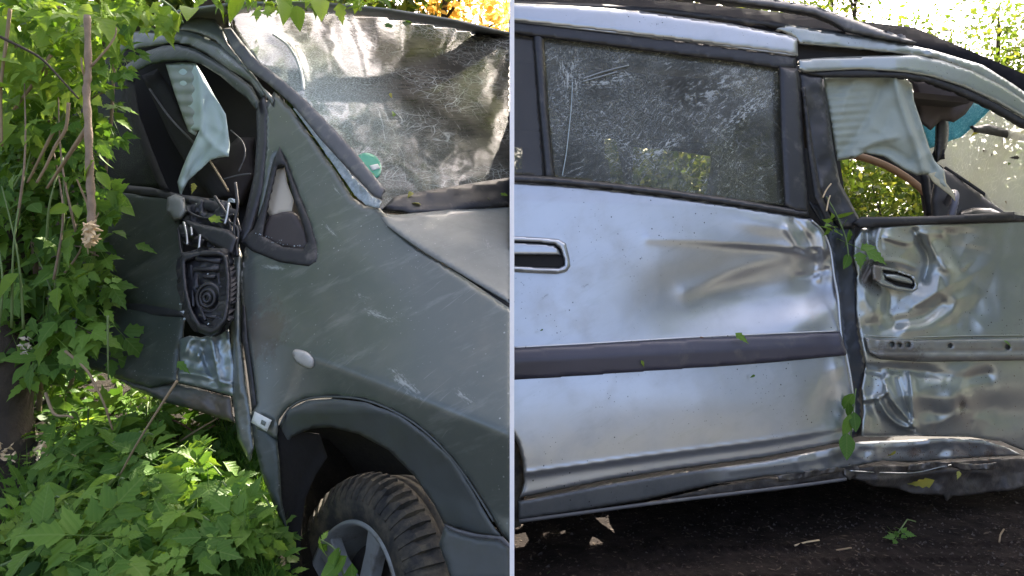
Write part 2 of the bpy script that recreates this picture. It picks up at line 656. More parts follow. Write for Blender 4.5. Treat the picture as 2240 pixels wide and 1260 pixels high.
M['glare_leaf'] = leafmat('leaf in the tone of warm glare', (0.58, 0.42, 0.22), (0.66, 0.50, 0.28), (0.74, 0.60, 0.36), 0.7, False)  # stands for overexposed glow: warm light put into the leaf colour
M['dead_leaf'] = leafmat('yellowing leaf', (0.30, 0.28, 0.05), (0.36, 0.34, 0.08), (0.42, 0.36, 0.10), 0.35)
M['sunlit_mass'] = leafmat('leaf mass with sunlight in its colour', (0.07, 0.15, 0.018), (0.13, 0.24, 0.03), (0.22, 0.34, 0.045), 0.5, False)  # paler copy of the leaf mass, sunlight put into its green
M['grassm'] = leafmat('grass blade', (0.05, 0.12, 0.02), (0.08, 0.18, 0.03), (0.16, 0.24, 0.05), 0.35, False)

PALE = (0.55, 0.58, 0.55)


def P3(px, py, d):
    return tuple(at(px, py, d))


# ================================================================== GROUND
def ground_sheet(name, x0, x1, y0, y1, nx, ny, hfun, mat, skirt=0.0, fine=None):
    xs = np.linspace(x0, x1, nx)
    ys = np.linspace(0, 1, ny) ** 1.6 * (y1 - y0) + y0
    X, Y = np.meshgrid(xs, ys)
    Z = hfun(X, Y)
    V = np.stack([X.ravel(), Y.ravel(), Z.ravel()], 1)
    Fc = [(j * nx + i, j * nx + i + 1, (j + 1) * nx + i + 1, (j + 1) * nx + i) for j in range(ny - 1) for i in range(nx - 1)]
    o = link(name, mesh(name, V, Fc), mat)
    o['kind'] = 'structure'
    return o


def soil_mat(name, c1, c2, c3, scale, rough, bm, spec=0.3):
    m, nt, b, out = base_mat(name)
    v = coords(nt)
    c = mixc(nt, ramp(nt, noise(nt, v, scale, 8, 0.7), 0.3, 0.7), c1, c2)
    c = mixc(nt, ramp(nt, noise(nt, v, scale * 5, 4, 0.6), 0.60, 0.70), c, c3)
    nt.links.new(c, b.inputs['Base Color'])
    b.inputs['Roughness'].default_value = rough
    b.inputs['Specular IOR Level'].default_value = spec
    bump(nt, noise(nt, v, scale * 4, 8, 0.75), bm, 0.012, b)
    return m


M['asphalt'] = soil_mat('dark gritty ground', (0.010, 0.0075, 0.0065), (0.028, 0.021, 0.018), (0.09, 0.07, 0.058), 14, 0.95, 0.8, 0.12)
M['soil'] = soil_mat('dark leaf mould', (0.012, 0.0095, 0.0065), (0.030, 0.023, 0.015), (0.06, 0.046, 0.03), 9, 0.95, 1.0)
M['meadow'] = soil_mat('dusty verge', (0.06, 0.06, 0.05), (0.10, 0.10, 0.085), (0.07, 0.09, 0.04), 2, 0.95, 0.5)


def right_ground(X, Y):
    z = fbm(X, Y, 0.25, 5, 5) * 0.006 + fbm(X, Y, 0.04, 9, 3) * 0.0022
    # tyre tread print pressed along the front
    u = X + 0.25 * Y
    band = np.exp(-((Y - 1.60 - 0.05 * X) / 0.035) ** 2) + np.exp(-((Y - 1.70 - 0.05 * X) / 0.02) ** 2)
    band = band + np.exp(-((Y - 1.80 - 0.05 * X) / 0.02) ** 2)
    z = z + band * 0.016 * np.maximum(0, np.sin(u * 190 + 3 * vnoise(X * 9, Y * 9, 2))) * np.clip(vnoise(X * 5, Y * 14, 6) + .6, 0, 1) * (X > 0.25)
    return z


# wide ground to the horizon, a little under the detailed sheets
wide = ground_sheet('ground', -150, 150, -60, 250, 40, 40, lambda X, Y: -0.06 + 0 * X, M['meadow'])
g = ground_sheet('asphalt', 0.0045, 4.5, 1.05, 4.5, 640, 330, right_ground, M['asphalt'])


def bank_z(X, Y):
    y = np.minimum(Y, 5.5)
    t = np.clip((np.asarray(X) + 0.60) / 0.22, 0, 1)
    return 0.36 * y - 0.465 - 0.5 * t * t * (3 - 2 * t) * np.clip((2.6 - Y) / 0.6, 0, 1)


def left_ground(X, Y):
    return bank_z(X, Y) + fbm(X, Y, 0.5, 2, 4) * 0.02


bank = ground_sheet('soil_bank', -9.0, -0.0045, 0.95, 12.0, 200, 160, left_ground, M['soil'])
bm_ = bank.modifiers.new('depth', 'SOLIDIFY')
bm_.thickness = 0.25
bm_.offset = -1

# ------------------------------------------------------------------ white dividing line between the two views, built as an added upright board
part = box('view_divider', (-0.00358, 1.0, -0.055), (0.00358, 1.22, 1.9), M['panelwhite'])
tag(part, 'white dividing line between the two views built as a thin upright panel', 'panel')

# ================================================================== DARK CAR (left)
SIDE = flat((530, 600, 1.75), (1115, 1000, 1.25), (530, 930, 1.64))


def above(x, y):   # pixels above the swage line along the wing, softened
    s = ((760 + (x - 640) * 0.4) - y) * 0.928
    w = 5.0
    return w * np.logaddexp(0, s / w)


def LSIDE(x, y):
    s = above(x, y)
    below = (y - (760 + (x - 640) * 0.4)) * 0.928
    b = 4.0 * np.logaddexp(0, below / 4.0) * np.clip((x - 560) / 160, 0, 1)
    return SIDE(x, y) + 0.00040 * np.minimum(b, 170) + 0.00055 * s + 0.00000022 * s * s - 0.05 * np.exp(-((x - 860) / 210.) ** 2) * np.exp(-((y - 820) / 240.) ** 2) * 0.35


SHADED_GRN = (0.104, 0.120, 0.106)  # same car as the right one; its shade is put into the colour
d_ = lambda px, py: float(LSIDE(np.array([px], float), np.array([py], float))[0])
marks = []
for (px, py, rx, ry, rz, rot, ns, thr) in (
        (890, 840, .15, .07, .045, (0, .62, 0), 3.4, .72), (830, 690, .15, .07, .040, (0, .35, 0), 4.2, .74),
        (1020, 870, .20, .07, .06, (0, .65, 0), 4.4, .80), (600, 585, .09, .05, .025, (0, .12, 0), 3.4, .70),
        (730, 510, .16, .08, .022, (0, .75, 0), 3.4, .74), (800, 650, .22, .07, .08, (0, .45, 0), 5.5, .83), (740, 420, .2, .1, .03, (0, .9, 0), 4.5, .78), (500, 130, .2, .2, .03, (0, .7, 0), 4.5, .70)):
    marks.append((P3(px, py, d_(px, py)), (rx, .12, rz * .62), (0.40, 0.43, 0.41), ns, rot, thr - .02))
marks.append((P3(580, 720, d_(580, 720)), (.10, .2, .12), (0.10, 0.085, 0.065), 1.5, (0, 0, 0), .55))
M['green'] = paint('shaded grey green car paint', SHADED_GRN, 0.36, 0.3, marks, 0.7, (0.3, 0.32, 0.3), coat=0.5, film_amt=0.42)
M['shaded_green_plain'] = paint('deeper shaded grey green door paint', (0.042, 0.054, 0.045), 0.45, 0.25, (), 0.8, (0.25, 0.27, 0.25), coat=0.1)  # darker copy: dark foliage reflected in doors and frames put into the colour
M['hood'] = paint('dusty bonnet paint with sky sheen in its tone', (0.19, 0.20, 0.185), 0.52, 0.1,  # lighter copy: sky reflection on the bonnet put into the base colour
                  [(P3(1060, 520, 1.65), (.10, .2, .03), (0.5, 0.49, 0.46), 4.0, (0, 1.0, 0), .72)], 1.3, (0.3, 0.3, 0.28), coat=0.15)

LC = thing('people_carrier', 'people carrier, shade put into its grey green colour, with torn front door pressed into the bushes', 'car', tuple(at(820, 1260, 1.7)))

fender_out = [(828, 452), (868, 496), (905, 533), (960, 570), (1020, 610), (1118, 676), (1118, 1260), (1118, 1190),
              (1100, 1172), (1080, 1140), (1030, 1060), (985, 1000), (930, 945), (870, 905), (800, 876), (730, 868),
              (670, 872), (630, 892), (610, 918), (606, 960), (560, 940), (549, 900), (556, 880), (540, 800), (530, 730),
              (528, 660), (528, 600), (535, 545), (560, 500), (575, 400), (580, 320), (578, 230), (600, 200), (640, 240),
              (690, 312), (742, 385), (770, 430), (796, 450)]
fender_out.remove((1118, 1260))
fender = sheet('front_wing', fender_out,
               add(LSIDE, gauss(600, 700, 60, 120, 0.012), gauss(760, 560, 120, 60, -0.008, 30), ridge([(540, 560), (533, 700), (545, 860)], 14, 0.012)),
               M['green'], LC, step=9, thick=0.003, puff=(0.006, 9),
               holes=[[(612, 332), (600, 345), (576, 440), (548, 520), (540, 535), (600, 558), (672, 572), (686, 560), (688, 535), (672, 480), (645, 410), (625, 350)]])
# lower wing panel in front of the door, behind the wheel
sheet('rear_wing_corner', [(549, 905), (606, 962), (612, 1010), (616, 1090), (628, 1160), (600, 1110), (570, 1030), (552, 950)],
      add(LSIDE, const(0.004)), M['shaded_green_plain'], LC, step=9, puff=(0.006, 8), label='scuffed wing corner hanging behind the wheel')
arch = [(1118, 1262), (1112, 1195), (1075, 1145), (1030, 1065), (985, 1003), (930, 948), (870, 908), (800, 880), (730, 872),
        (672, 876), (633, 896), (614, 922), (608, 960), (612, 992), (640, 955), (680, 938), (725, 935), (785, 950), (850, 985),
        (910, 1040), (965, 1110), (985, 1150), (1040, 1175), (1118, 1200)]
arch = [(1096, 1176), (1075, 1145), (1030, 1065), (985, 1003), (930, 948), (870, 908), (800, 880), (730, 872),
        (672, 876), (633, 896), (614, 922), (608, 960), (612, 992), (640, 955), (680, 938), (725, 935), (785, 950), (850, 985),
        (905, 1040), (950, 1105), (972, 1148), (1030, 1168)]
sheet('wheel_arch_trim', arch, add(LSIDE, lambda x, y: -0.012 + 0.0009 * np.clip(np.minimum(y - 900, 0.75 * seg_dist(x, y, [(640, 890), (730, 870), (870, 905), (985, 1000), (1090, 1170)])), 0, 70)),
      M['archtrim'], LC, step=8, puff=(0.005, 7))
sheet('front_bumper', [(972, 1150), (1030, 1170), (1096, 1178), (1118, 1198), (1118, 1275), (990, 1275), (960, 1190)],
      add(LSIDE, const(-0.004)), M['archtrim'], LC, step=10, puff=(0.008, 10))
sheet('bumper_edge', [(970, 1146), (1000, 1158), (1040, 1168), (1098, 1174), (1118, 1196), (1118, 1204), (1090, 1181), (1030, 1175), (985, 1160)],
      add(LSIDE, const(-0.018)), M['grey_trim'], LC, step=8, puff=(0.004, 4))
tube('arch_bead', path3([(x, y, d_(x, y) - 0.006) for x, y in ((612, 930), (634, 893), (672, 873), (730, 868), (800, 876), (870, 904), (930, 944), (985, 999), (1030, 1060), (1080, 1141))]),
     0.0026, M['archtrim'], LC, sides=6)
# wheel well lining
sheet('arch_liner', [(606, 900), (700, 880), (860, 920), (990, 1060), (1118, 1190), (1118, 1290), (640, 1290), (612, 1150)],
      add(LSIDE, lambda x, y: 0.46 + 0.0016 * np.clip(seg_dist(x, y, [(606, 960), (700, 915), (860, 950), (985, 1100)]), 0, 160)),
      M['mud'], LC, step=16, thick=0.01)

sheet('liner_wall', [(606, 930), (640, 942), (700, 950), (716, 1000), (690, 1040), (668, 1090), (660, 1150), (652, 1300), (630, 1300), (618, 1160), (610, 1010)],
      add(LSIDE, lambda x, y: 0.010 + 0.0010 * np.clip(x - 606, 0, 120)), plain('shade black liner', (0.010, 0.009, 0.008), 0.95, var=0.4, scale=30, bmp=0.5), LC, step=9, thick=0.006)  # wheel-well shade put into the colour, since sun leaks in here
# ---- wheel
wc = at(758, 1336, 1.56)
axn = Vector((-0.70, -0.69, 0.20)).normalized()     # outward face of the steered wheel
upv = (Vector((0, 0.30, 0.95)) - axn * Vector((0, 0.30, 0.95)).dot(axn)).normalized()
rtv = upv.cross(axn).normalized()
WH = bpy.data.objects.new('wheel', None)
COL.objects.link(WH)
WH.parent = LC
WH.location = wc - Vector(LC.location)


def wheel_pt(r, an, dep):
    return wc + (upv * math.cos(an) + rtv * math.sin(an)) * r - axn * dep


def lathe(name, prof, mat, parent, seg=72, label=None, mod=None):
    V, Fc = [], []
    n = len(prof)
    for s in range(seg):
        an = 2 * math.pi * s / seg
        for i, (r, dep) in enumerate(prof):
            V.append(wheel_pt(r + (mod(an, i) if mod else 0), an, dep))
    for s in range(seg):
        s2 = (s + 1) % seg
        for i in range(n - 1):
            Fc.append((s * n + i, s * n + i + 1, s2 * n + i + 1, s2 * n + i))
    return link(name, mesh(name, V, Fc), mat, parent, label)


TR = 0.318
lug = lambda an, i: -0.010 * (1 if (math.sin(an * 60) > 0.1 and i in (6, 7)) else 0)
lathe('tyre', [(0.205, 0.03), (0.210, 0.004), (0.225, -0.004), (0.250, -0.008), (0.275, -0.004), (0.295, 0.008), (0.306, 0.018), (0.314, 0.034),
               (TR, 0.05), (TR, 0.075), (TR - .008, 0.078), (TR - .008, 0.086), (TR, 0.089), (TR, 0.112), (TR - .008, 0.115), (TR - .008, 0.123),
               (TR, 0.126), (TR, 0.155), (0.308, 0.18), (0.29, 0.196), (0.21, 0.19)], M['tyre'], WH, 192, mod=lug)
for k in range(60):       # raised shoulder lugs
    an = 2 * math.pi * k / 60
    w_ = 0.028
    V = []
    for (r, dep, t) in ((0.262, -0.0075, .7), (0.290, 0.0035, .9), (0.3085, 0.014, 1), (0.320, 0.036, 1), (0.3245, 0.060, .9)):
        for sg in (-1, 1):
            V.append(wheel_pt(r + 0.002, an + sg * w_ * t * 0.75, dep - 0.003))
            V.append(wheel_pt(r - 0.012, an + sg * w_ * t * 0.9, dep + 0.004))
    Fc = []
    for i in range(4):
        q = i * 4
        Fc += [(q, q + 4, q + 6, q + 2), (q + 1, q, q + 2 + 0, q + 3)][:1]
        Fc += [(q, q + 1, q + 5, q + 4), (q + 2, q + 6, q + 7, q + 3)]
    Fc += [(0, 2, 3, 1), (16, 17, 19, 18)]
    o = link('tread_block', mesh('tread_block', V, Fc, False), M['tyre'], WH)
lathe('rim', [(0.212, 0.012), (0.206, 0.0), (0.198, 0.002), (0.193, 0.02), (0.188, 0.07), (0.183, 0.15)], M['rim'], WH, 96)
lathe('brake_disc', [(0.150, 0.088), (0.150, 0.080), (0.060, 0.080), (0.045, 0.06), (0.001, 0.06)], M['mud'], WH, 48)
for k in range(5):
    an = 2 * math.pi * (k + 0.36) / 5
    V, Fc = [], []
    for r, wd, dep in ((0.03, 0.030, 0.030), (0.08, 0.026, 0.022), (0.14, 0.026, 0.016), (0.185, 0.036, 0.012), (0.196, 0.045, 0.012)):
        for sg in (-1, 1):
            o_ = (rtv * math.cos(an) - upv * math.sin(an)) * wd * sg
            V.append(wheel_pt(r, an, dep) + o_ * 0.85)
            V.append(wheel_pt(r, an, dep + 0.03) + o_)
    for i in range(4):
        q = i * 4
        Fc += [(q, q + 4, q + 6, q + 2), (q + 1, q + 5, q + 4, q), (q + 2, q + 6, q + 7, q + 3)]
    o = link('spoke', mesh('spoke', V, Fc, False), M['rim'], WH)
    bv = o.modifiers.new('edge', 'BEVEL')
    bv.width = 0.004
    bv.segments = 2
lathe('hub_cap', [(0.035, 0.03), (0.033, 0.016), (0.02, 0.012), (0.0005, 0.011)], M['rim'], WH, 32)

# ---- lamp and plate on the wing
lampo = sheet('side_lamp', [(640, 770), (650, 764), (672, 770), (686, 784), (687, 800), (678, 807), (658, 800), (643, 786)],
              add(LSIDE, const(-0.004)), M['lamp'], LC, step=5, thick=0.006, puff=(0.012, 12), smooth=True)
badge = sheet('badge', [(557, 900), (594, 919), (583, 944), (549, 924)], add(LSIDE, const(-0.022)), M['white'], LC, step=8, thick=0.002, puff=(0.002, 4))
sheet('badge_print', [(572, 918), (582, 923), (579, 932), (570, 927)], add(LSIDE, const(-0.0265)), M['ink'], badge, step=5, thick=0.0005)
# black gap along the door
sheet('door_gap', [(530, 665), (535, 668), (540, 740), (552, 820), (560, 885), (551, 900), (543, 830), (530, 740)], add(LSIDE, const(-0.006)), M['rubber'], LC, step=6, thick=0.002)

# ---- bonnet
HOOD = add(flat((835, 465, 1.765), (1115, 672, 1.475), (1115, 452, 1.97)), gauss(1010, 520, 160, 60, -0.02, 20))
sheet('bonnet', [(828, 466), (868, 470), (950, 462), (1040, 452), (1118, 447), (1118, 664), (1050, 624), (985, 585), (930, 552), (880, 518), (845, 492)],
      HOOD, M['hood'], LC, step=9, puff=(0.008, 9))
sheet('bonnet_gap', [(868, 505), (905, 528), (960, 562), (1040, 610), (1118, 657), (1118, 684), (1040, 632), (980, 590), (920, 548), (880, 520)],
      add(LSIDE, const(0.018)), M['dull'], LC, step=12, thick=0.01)

# ---- windscreen
WS = add(flat((800, 430, 1.84), (500, 50, 2.47), (1115, 440, 2.00)), gauss(860, 250, 330, 160, -0.05, 25))
wso = [(500, 30), (560, 15), (700, 20), (850, 34), (1000, 58), (1118, 86), (1118, 450), (1000, 462), (900, 466), (830, 460),
       (790, 418), (700, 300), (600, 180), (515, 80)]
def crazed_screen():
    m, nt, b, out = base_mat('crazed laminated windscreen')
    v = coords(nt)
    n1 = noise(nt, v, 5, 6, 0.65)
    c = mixc(nt, ramp(nt, n1, 0.35, 0.7), (0.055, 0.048, 0.037), (0.14, 0.122, 0.095))
    # fine strands of dirt across the glass
    vs = coords(nt, (3, 3, 34), (0.0, 0.15, 0.3))
    st = ramp(nt, noise(nt, vs, 4, 5, 0.6), 0.52, 0.62)
    c = mixc(nt, mth(nt, 'MULTIPLY', st, 0.6), c, (0.03, 0.028, 0.022))
    st2 = ramp(nt, noise(nt, coords(nt, (40, 4, 6), (0.4, 0.2, -0.5)), 3, 5, 0.6), 0.60, 0.70)
    c = mixc(nt, mth(nt, 'MULTIPLY', st2, 0.5), c, (0.34, 0.33, 0.28))
    for scl, wd, am in ((6, .010, .9), (15, .022, .7), (34, .05, .45)):
        vo = N(nt, 'TexVoronoi', feature='DISTANCE_TO_EDGE')
        nt.links.new(mixc(nt, 0.12, coords(nt, (1, 1, 1.6), (0.2, 0.7, 0.4)), N(nt, 'TexNoise').outputs['Color']), vo.inputs['Vector'])
        vo.inputs['Scale'].default_value = scl
        ln_ = mth(nt, 'SUBTRACT', 1.0, ramp(nt, vo.outputs[0], 0.0, wd), True)
        gt = ramp(nt, noise(nt, v, 4.0, 3), 0.42, 0.6)
        c = mixc(nt, mth(nt, 'MULTIPLY', mth(nt, 'MULTIPLY', ln_, gt), am), c, (0.55, 0.56, 0.5))
    blot = ramp(nt, noise(nt, v, 13, 7, 0.7), 0.60, 0.66)
    c = mixc(nt, mth(nt, 'MULTIPLY', blot, 0.75), c, (0.035, 0.035, 0.022))
    # white crazing centred near the pillar
    for (pt, rad, amt, sc) in ((P3(640, 130, 2.25), .40, 2.0, 40), (P3(700, 250, 2.1), .34, 1.3, 46), (P3(830, 370, 1.95), .5, 0.5, 52)):
        mp = N(nt, 'Mapping', vector_type='TEXTURE')
        nt.links.new(N(nt, 'TexCoord').outputs['Object'], mp.inputs[0])
        mp.inputs['Location'].default_value = pt
        mp.inputs['Scale'].default_value = (rad, rad, rad)
        ln = N(nt, 'VectorMath', operation='LENGTH')
        nt.links.new(mp.outputs[0], ln.inputs[0])
        fall = mth(nt, 'SUBTRACT', 1.0, ln.outputs['Value'], True)
        vo = N(nt, 'TexVoronoi', feature='DISTANCE_TO_EDGE')
        nt.links.new(mixc(nt, 0.10, coords(nt, (1, 1, 2), (0.3, 0.5, 0.9)), N(nt, 'TexNoise').outputs['Color']), vo.inputs['Vector'])
        vo.inputs['Scale'].default_value = sc * 2.2
        line = mth(nt, 'SUBTRACT', 1.0, ramp(nt, vo.outputs[0], 0.0, 0.10), True)
        f = mth(nt, 'MULTIPLY', mth(nt, 'ADD', mth(nt, 'MULTIPLY', line, 0.85), 0.16), mth(nt, 'MULTIPLY', fall, amt), True)
        c = mixc(nt, f, c, (0.50, 0.56, 0.52))
    nt.links.new(c, b.inputs['Base Color'])
    b.inputs['Roughness'].default_value = 0.07
    b.inputs['IOR'].default_value = 1.62
    bump(nt, noise(nt, v, 17, 5, 0.6), 0.07, 0.006, b)
    return m
M['screen'] = crazed_screen()
ws = sheet('windscreen', wso, add(WS, ridge([(600, 78), (640, 110), (660, 160), (665, 200)], 14, -0.014), lambda x, y: 0.0018 * fbm(x, y, 40, 3)), M['screen'], LC, step=9, thick=0.006)
tube('crack', path3([(x, y, float(WS(x, y)) - 0.012) for x, y in ((598, 76), (628, 98), (648, 128), (660, 165), (664, 198))]), [0.006] * 24 + [0.004], M['white'], ws, sides=5)
sheet('sticker', [(782, 342), (800, 334), (822, 342), (834, 362), (830, 384), (815, 388), (795, 366), (780, 356)], add(WS, const(-0.004)), M['sticker'], ws, step=6, thick=0.0008, smooth=True)
sheet('sticker_print', [(808, 362), (826, 358), (832, 368), (814, 373)], add(WS, const(-0.0065)), M['white'], ws, step=6, thick=0.0005)
sheet('scuttle_panel', [(836, 458), (862, 430), (960, 412), (1060, 396), (1118, 388), (1118, 448), (1000, 462), (900, 467)], add(WS, lambda x, y: -0.010 + 0.006 * fbm(x, y, 26, 4)),
      M['black'], LC, step=10, thick=0.003, puff=(0.008, 8))
sheet('glass_crumbs', [(640, 236), (660, 262), (700, 318), (745, 382), (775, 425), (800, 448), (828, 455), (834, 440), (812, 428), (768, 382), (712, 308), (662, 244)],
      add(LSIDE, lambda x, y: -0.006 + 0.008 * fbm(x, y, 9, 6)), M['bluegrit'], LC, step=5, thick=0.003)
strip_top = [(488, 62), (505, 60), (530, 92), (562, 130), (625, 180), (668, 218), (710, 260), (772, 326), (842, 414), (833, 436), (818, 430), (770, 380), (702, 306), (642, 232), (590, 186), (540, 150), (505, 102)]
sheet('pillar_trim', strip_top, add(LSIDE, lambda x, y: -0.035 - 0.06 * np.clip((x - 600) / 240, 0, 1)), M['grey_trim'], LC, step=7, thick=0.010, puff=(0.008, 9), label='loose grey pillar strip lying across the windscreen edge')

# ---- roof and bent frame
ROOF = flat((500, 40, 2.52), (1118, 80, 3.1), (300, 60, 2.75))
sheet('roof', [(255, 62), (300, 46), (400, 26), (470, 16), (520, 10), (700, 10), (850, 24), (1000, 48), (1118, 76), (1118, 92), (1000, 62), (850, 38), (700, 24), (560, 20), (505, 36), (482, 70), (440, 78), (393, 66), (280, 80)],
      add(ROOF, const(0.03)), M['hood'], LC, step=10, thick=0.01, puff=(0.012, 8))
tube('roof_seal', path3([(x, y, float(WS(x, y)) - 0.004) for x, y in ((500, 60), (508, 34), (560, 17), (700, 19), (850, 33), (1000, 57), (1116, 84))]), 0.006, M['rubber'], LC, sides=6)
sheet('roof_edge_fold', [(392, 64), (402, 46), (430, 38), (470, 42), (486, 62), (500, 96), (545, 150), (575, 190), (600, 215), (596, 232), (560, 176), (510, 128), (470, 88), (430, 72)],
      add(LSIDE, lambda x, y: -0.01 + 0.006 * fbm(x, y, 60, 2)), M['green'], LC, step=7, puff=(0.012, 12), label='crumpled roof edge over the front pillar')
band1 = [(252, 78), (280, 70), (335, 66), (393, 62), (433, 73), (483, 97), (533, 140), (562, 172), (584, 206), (572, 214), (547, 180), (500, 152), (453, 119), (413, 99), (380, 94), (333, 102), (277, 110), (262, 122)]
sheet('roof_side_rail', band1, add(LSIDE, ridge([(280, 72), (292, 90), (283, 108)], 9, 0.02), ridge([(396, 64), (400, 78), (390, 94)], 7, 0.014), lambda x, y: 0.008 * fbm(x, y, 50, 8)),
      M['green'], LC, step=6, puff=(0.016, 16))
band2 = [(268, 150), (283, 137), (317, 113), (357, 100), (387, 97), (427, 107), (467, 130), (517, 163), (552, 190), (568, 222), (560, 240), (540, 214), (517, 197), (483, 167), (440, 140), (407, 132), (360, 135), (323, 143), (296, 158), (292, 176), (276, 176)]
leg_ = [(270, 170), (294, 166), (296, 200), (304, 250), (326, 310), (362, 400), (370, 415), (350, 412), (318, 345), (285, 250)]
sheet('door_pillar_trim', leg_, add(LSIDE, const(-0.012)), M['dull'], LC, step=7, puff=(0.008, 8))
sheet('front_door_frame', band2, add(LSIDE, lambda x, y: -0.03 + 0.004 * fbm(x, y, 40, 1)), M['shaded_green_plain'], LC, step=6, puff=(0.014, 18), label='front door window frame bowed outwards')
sheet('screen_pillar_inner', [(560, 230), (580, 205), (590, 240), (586, 330), (575, 420), (552, 500), (532, 535), (520, 520), (536, 470), (556, 380), (562, 300)],
      add(LSIDE, const(0.006)), M['black'], LC, step=7, puff=(0.012, 9))
# quarter pane
gask = [(527, 530), (540, 515), (556, 500), (578, 440), (600, 345), (612, 320), (630, 366), (651, 418), (681, 487), (697, 545), (694, 574), (676, 583), (611, 573), (551, 549)]
gin = [(607, 362), (622, 362), (641, 430), (664, 500), (672, 530), (664, 544), (620, 540), (575, 516), (584, 460)]
QP = sheet('quarter_window', gask, add(LSIDE, const(-0.006)), M['rubber'], LC, step=6, thick=0.012, puff=(0.007, 6), holes=[gin], label='triangular quarter window with perished black seal')
sheet('pane', [(602, 372), (622, 366), (628, 400), (642, 438), (638, 463), (617, 466), (590, 472), (581, 456)], add(LSIDE, const(0.03)), M['cream'], QP, step=8, thick=0.002)
sheet('mirror_base', [(560, 516), (590, 472), (617, 464), (640, 462), (652, 470), (672, 505), (676, 540), (660, 548), (610, 540)], add(LSIDE, const(0.016)), plain('brown black cover', (0.035, 0.027, 0.027), 0.6, var=0.3), QP, step=7, puff=(0.01, 10))
for k in range(26):
    t = random.random()
    x, y = 556 + 108 * t + random.uniform(-5, 5), 514 + 30 * t + random.uniform(-6, 6)
    c = at(x, y, d_(x, y) - 0.018)
    r = random.uniform(0.0012, 0.003)
    V = [c + Vector((random.uniform(-1, 1), random.uniform(-1, 1), random.uniform(-1, 1))).normalized() * r for _ in range(4)]
    link('glass_crumb', mesh('glass_crumb', V, [(0, 1, 2), (0, 2, 3), (0, 3, 1), (1, 3, 2)], False), M['bluegrit'], QP)

# ---- doors
DOOR = add(LSIDE, gauss(330, 600, 120, 180, 0.03))
sheet('rear_door', [(150, 425), (246, 418), (330, 424), (392, 430), (398, 500), (404, 600), (404, 690), (400, 740), (392, 760), (388, 835), (330, 850), (246, 822), (180, 800), (140, 700)],
      add(DOOR, ridge([(250, 662), (400, 692)], 12, 0.02), ridge([(300, 480), (350, 560), (290, 590)], 18, 0.008), lambda x, y: 0.006 * fbm(x, y, 70, 4),
          ridge([(246, 800), (330, 822), (390, 832)], 8, -0.012)), M['shaded_green_plain'], LC, step=9, puff=(0.01, 10), label='dark side door dented and half hidden by leaves')
sheet('rub_strip', [(246, 658), (320, 660), (404, 672), (404, 694), (330, 690), (246, 686)], add(DOOR, const(0.006)), M['black'], LC, step=8, puff=(0.006, 8))
sheet('side_window', [(150, 150), (262, 118), (276, 200), (300, 270), (330, 340), (366, 412), (300, 414), (180, 412)], add(LSIDE, const(0.03)),
      cracked_glass('dark crazed side window', None, (0.010, 0.011, 0.009), (0.07, 0.08, 0.055), 130, 0.12, 0.5, rough=0.3, ior=1.15), LC, step=12, thick=0.004)
sheet('sill', [(235, 815), (300, 838), (388, 838), (440, 850), (505, 868), (512, 925), (470, 912), (420, 895), (360, 880), (290, 850)], add(LSIDE, lambda x, y: 0.015 + 0.008 * fbm(x, y, 40, 5)),
      paint('scraped sill paint', (0.05, 0.055, 0.052), 0.4, 0.3, [(P3(470, 890, 1.7), (.16, .3, .05), (0.09, 0.07, 0.05), 2, (0, 0, 0), .5)], 1.2), LC, step=7, puff=(0.012, 12))
sheet('torn_door_edge', [(392, 742), (415, 734), (440, 738), (500, 720), (512, 800), (512, 868), (450, 850), (388, 836), (393, 790)],
      add(LSIDE, ridge([(405, 770), (418, 742), (440, 745), (436, 778)], 8, -0.022), ridge([(462, 745), (472, 790), (482, 850)], 11, -0.03), ridge([(440, 760), (455, 800), (480, 850)], 9, 0.028),
          ridge([(392, 815), (440, 820), (500, 838)], 7, -0.014), lambda x, y: 0.006 * fbm(x, y, 25, 7)), paint('torn bare silver door skin', (0.26, 0.31, 0.32), 0.32, 0.7, (), 0.9), LC, step=5, puff=(0.006, 6), label='torn pale silver door skin under the mirror')
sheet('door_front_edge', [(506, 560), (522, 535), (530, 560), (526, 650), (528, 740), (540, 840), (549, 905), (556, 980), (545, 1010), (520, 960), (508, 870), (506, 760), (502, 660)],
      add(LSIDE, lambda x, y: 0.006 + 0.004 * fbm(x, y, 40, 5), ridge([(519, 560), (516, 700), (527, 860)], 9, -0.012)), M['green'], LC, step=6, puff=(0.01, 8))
sheet('window_ledge', [(250, 402), (330, 410), (400, 426), (470, 440), (520, 460), (520, 476), (460, 462), (392, 440), (250, 418)], add(LSIDE, const(0.0)), M['rubber'], LC, step=8, puff=(0.005, 5))
# the roof carries on back and across, out of sight over its edge
ra = at(500, 30, 2.56)
lat, back = Vector((.56, .83, .26)), Vector((-.83, .56, .18))
me = mesh('roof_skin', [ra, ra + lat * 1.3, ra + lat * 1.3 + back * 2.3, ra + back * 2.3], [(0, 1, 2, 3)], False)
link('roof_skin', me, M['hood'], LC).modifiers.new('t', 'SOLIDIFY').thickness = 0.02
u0, u1 = at(360, 855, d_(360, 855) + .22), at(590, 940, d_(590, 940) + .22)
me = mesh('underbody', [u0, u1, u1 + lat * 1.3, u0 + lat * 1.3], [(0, 1, 2, 3)], False)
link('underbody', me, M['dull'], LC).modifiers.new('t', 'SOLIDIFY').thickness = 0.02
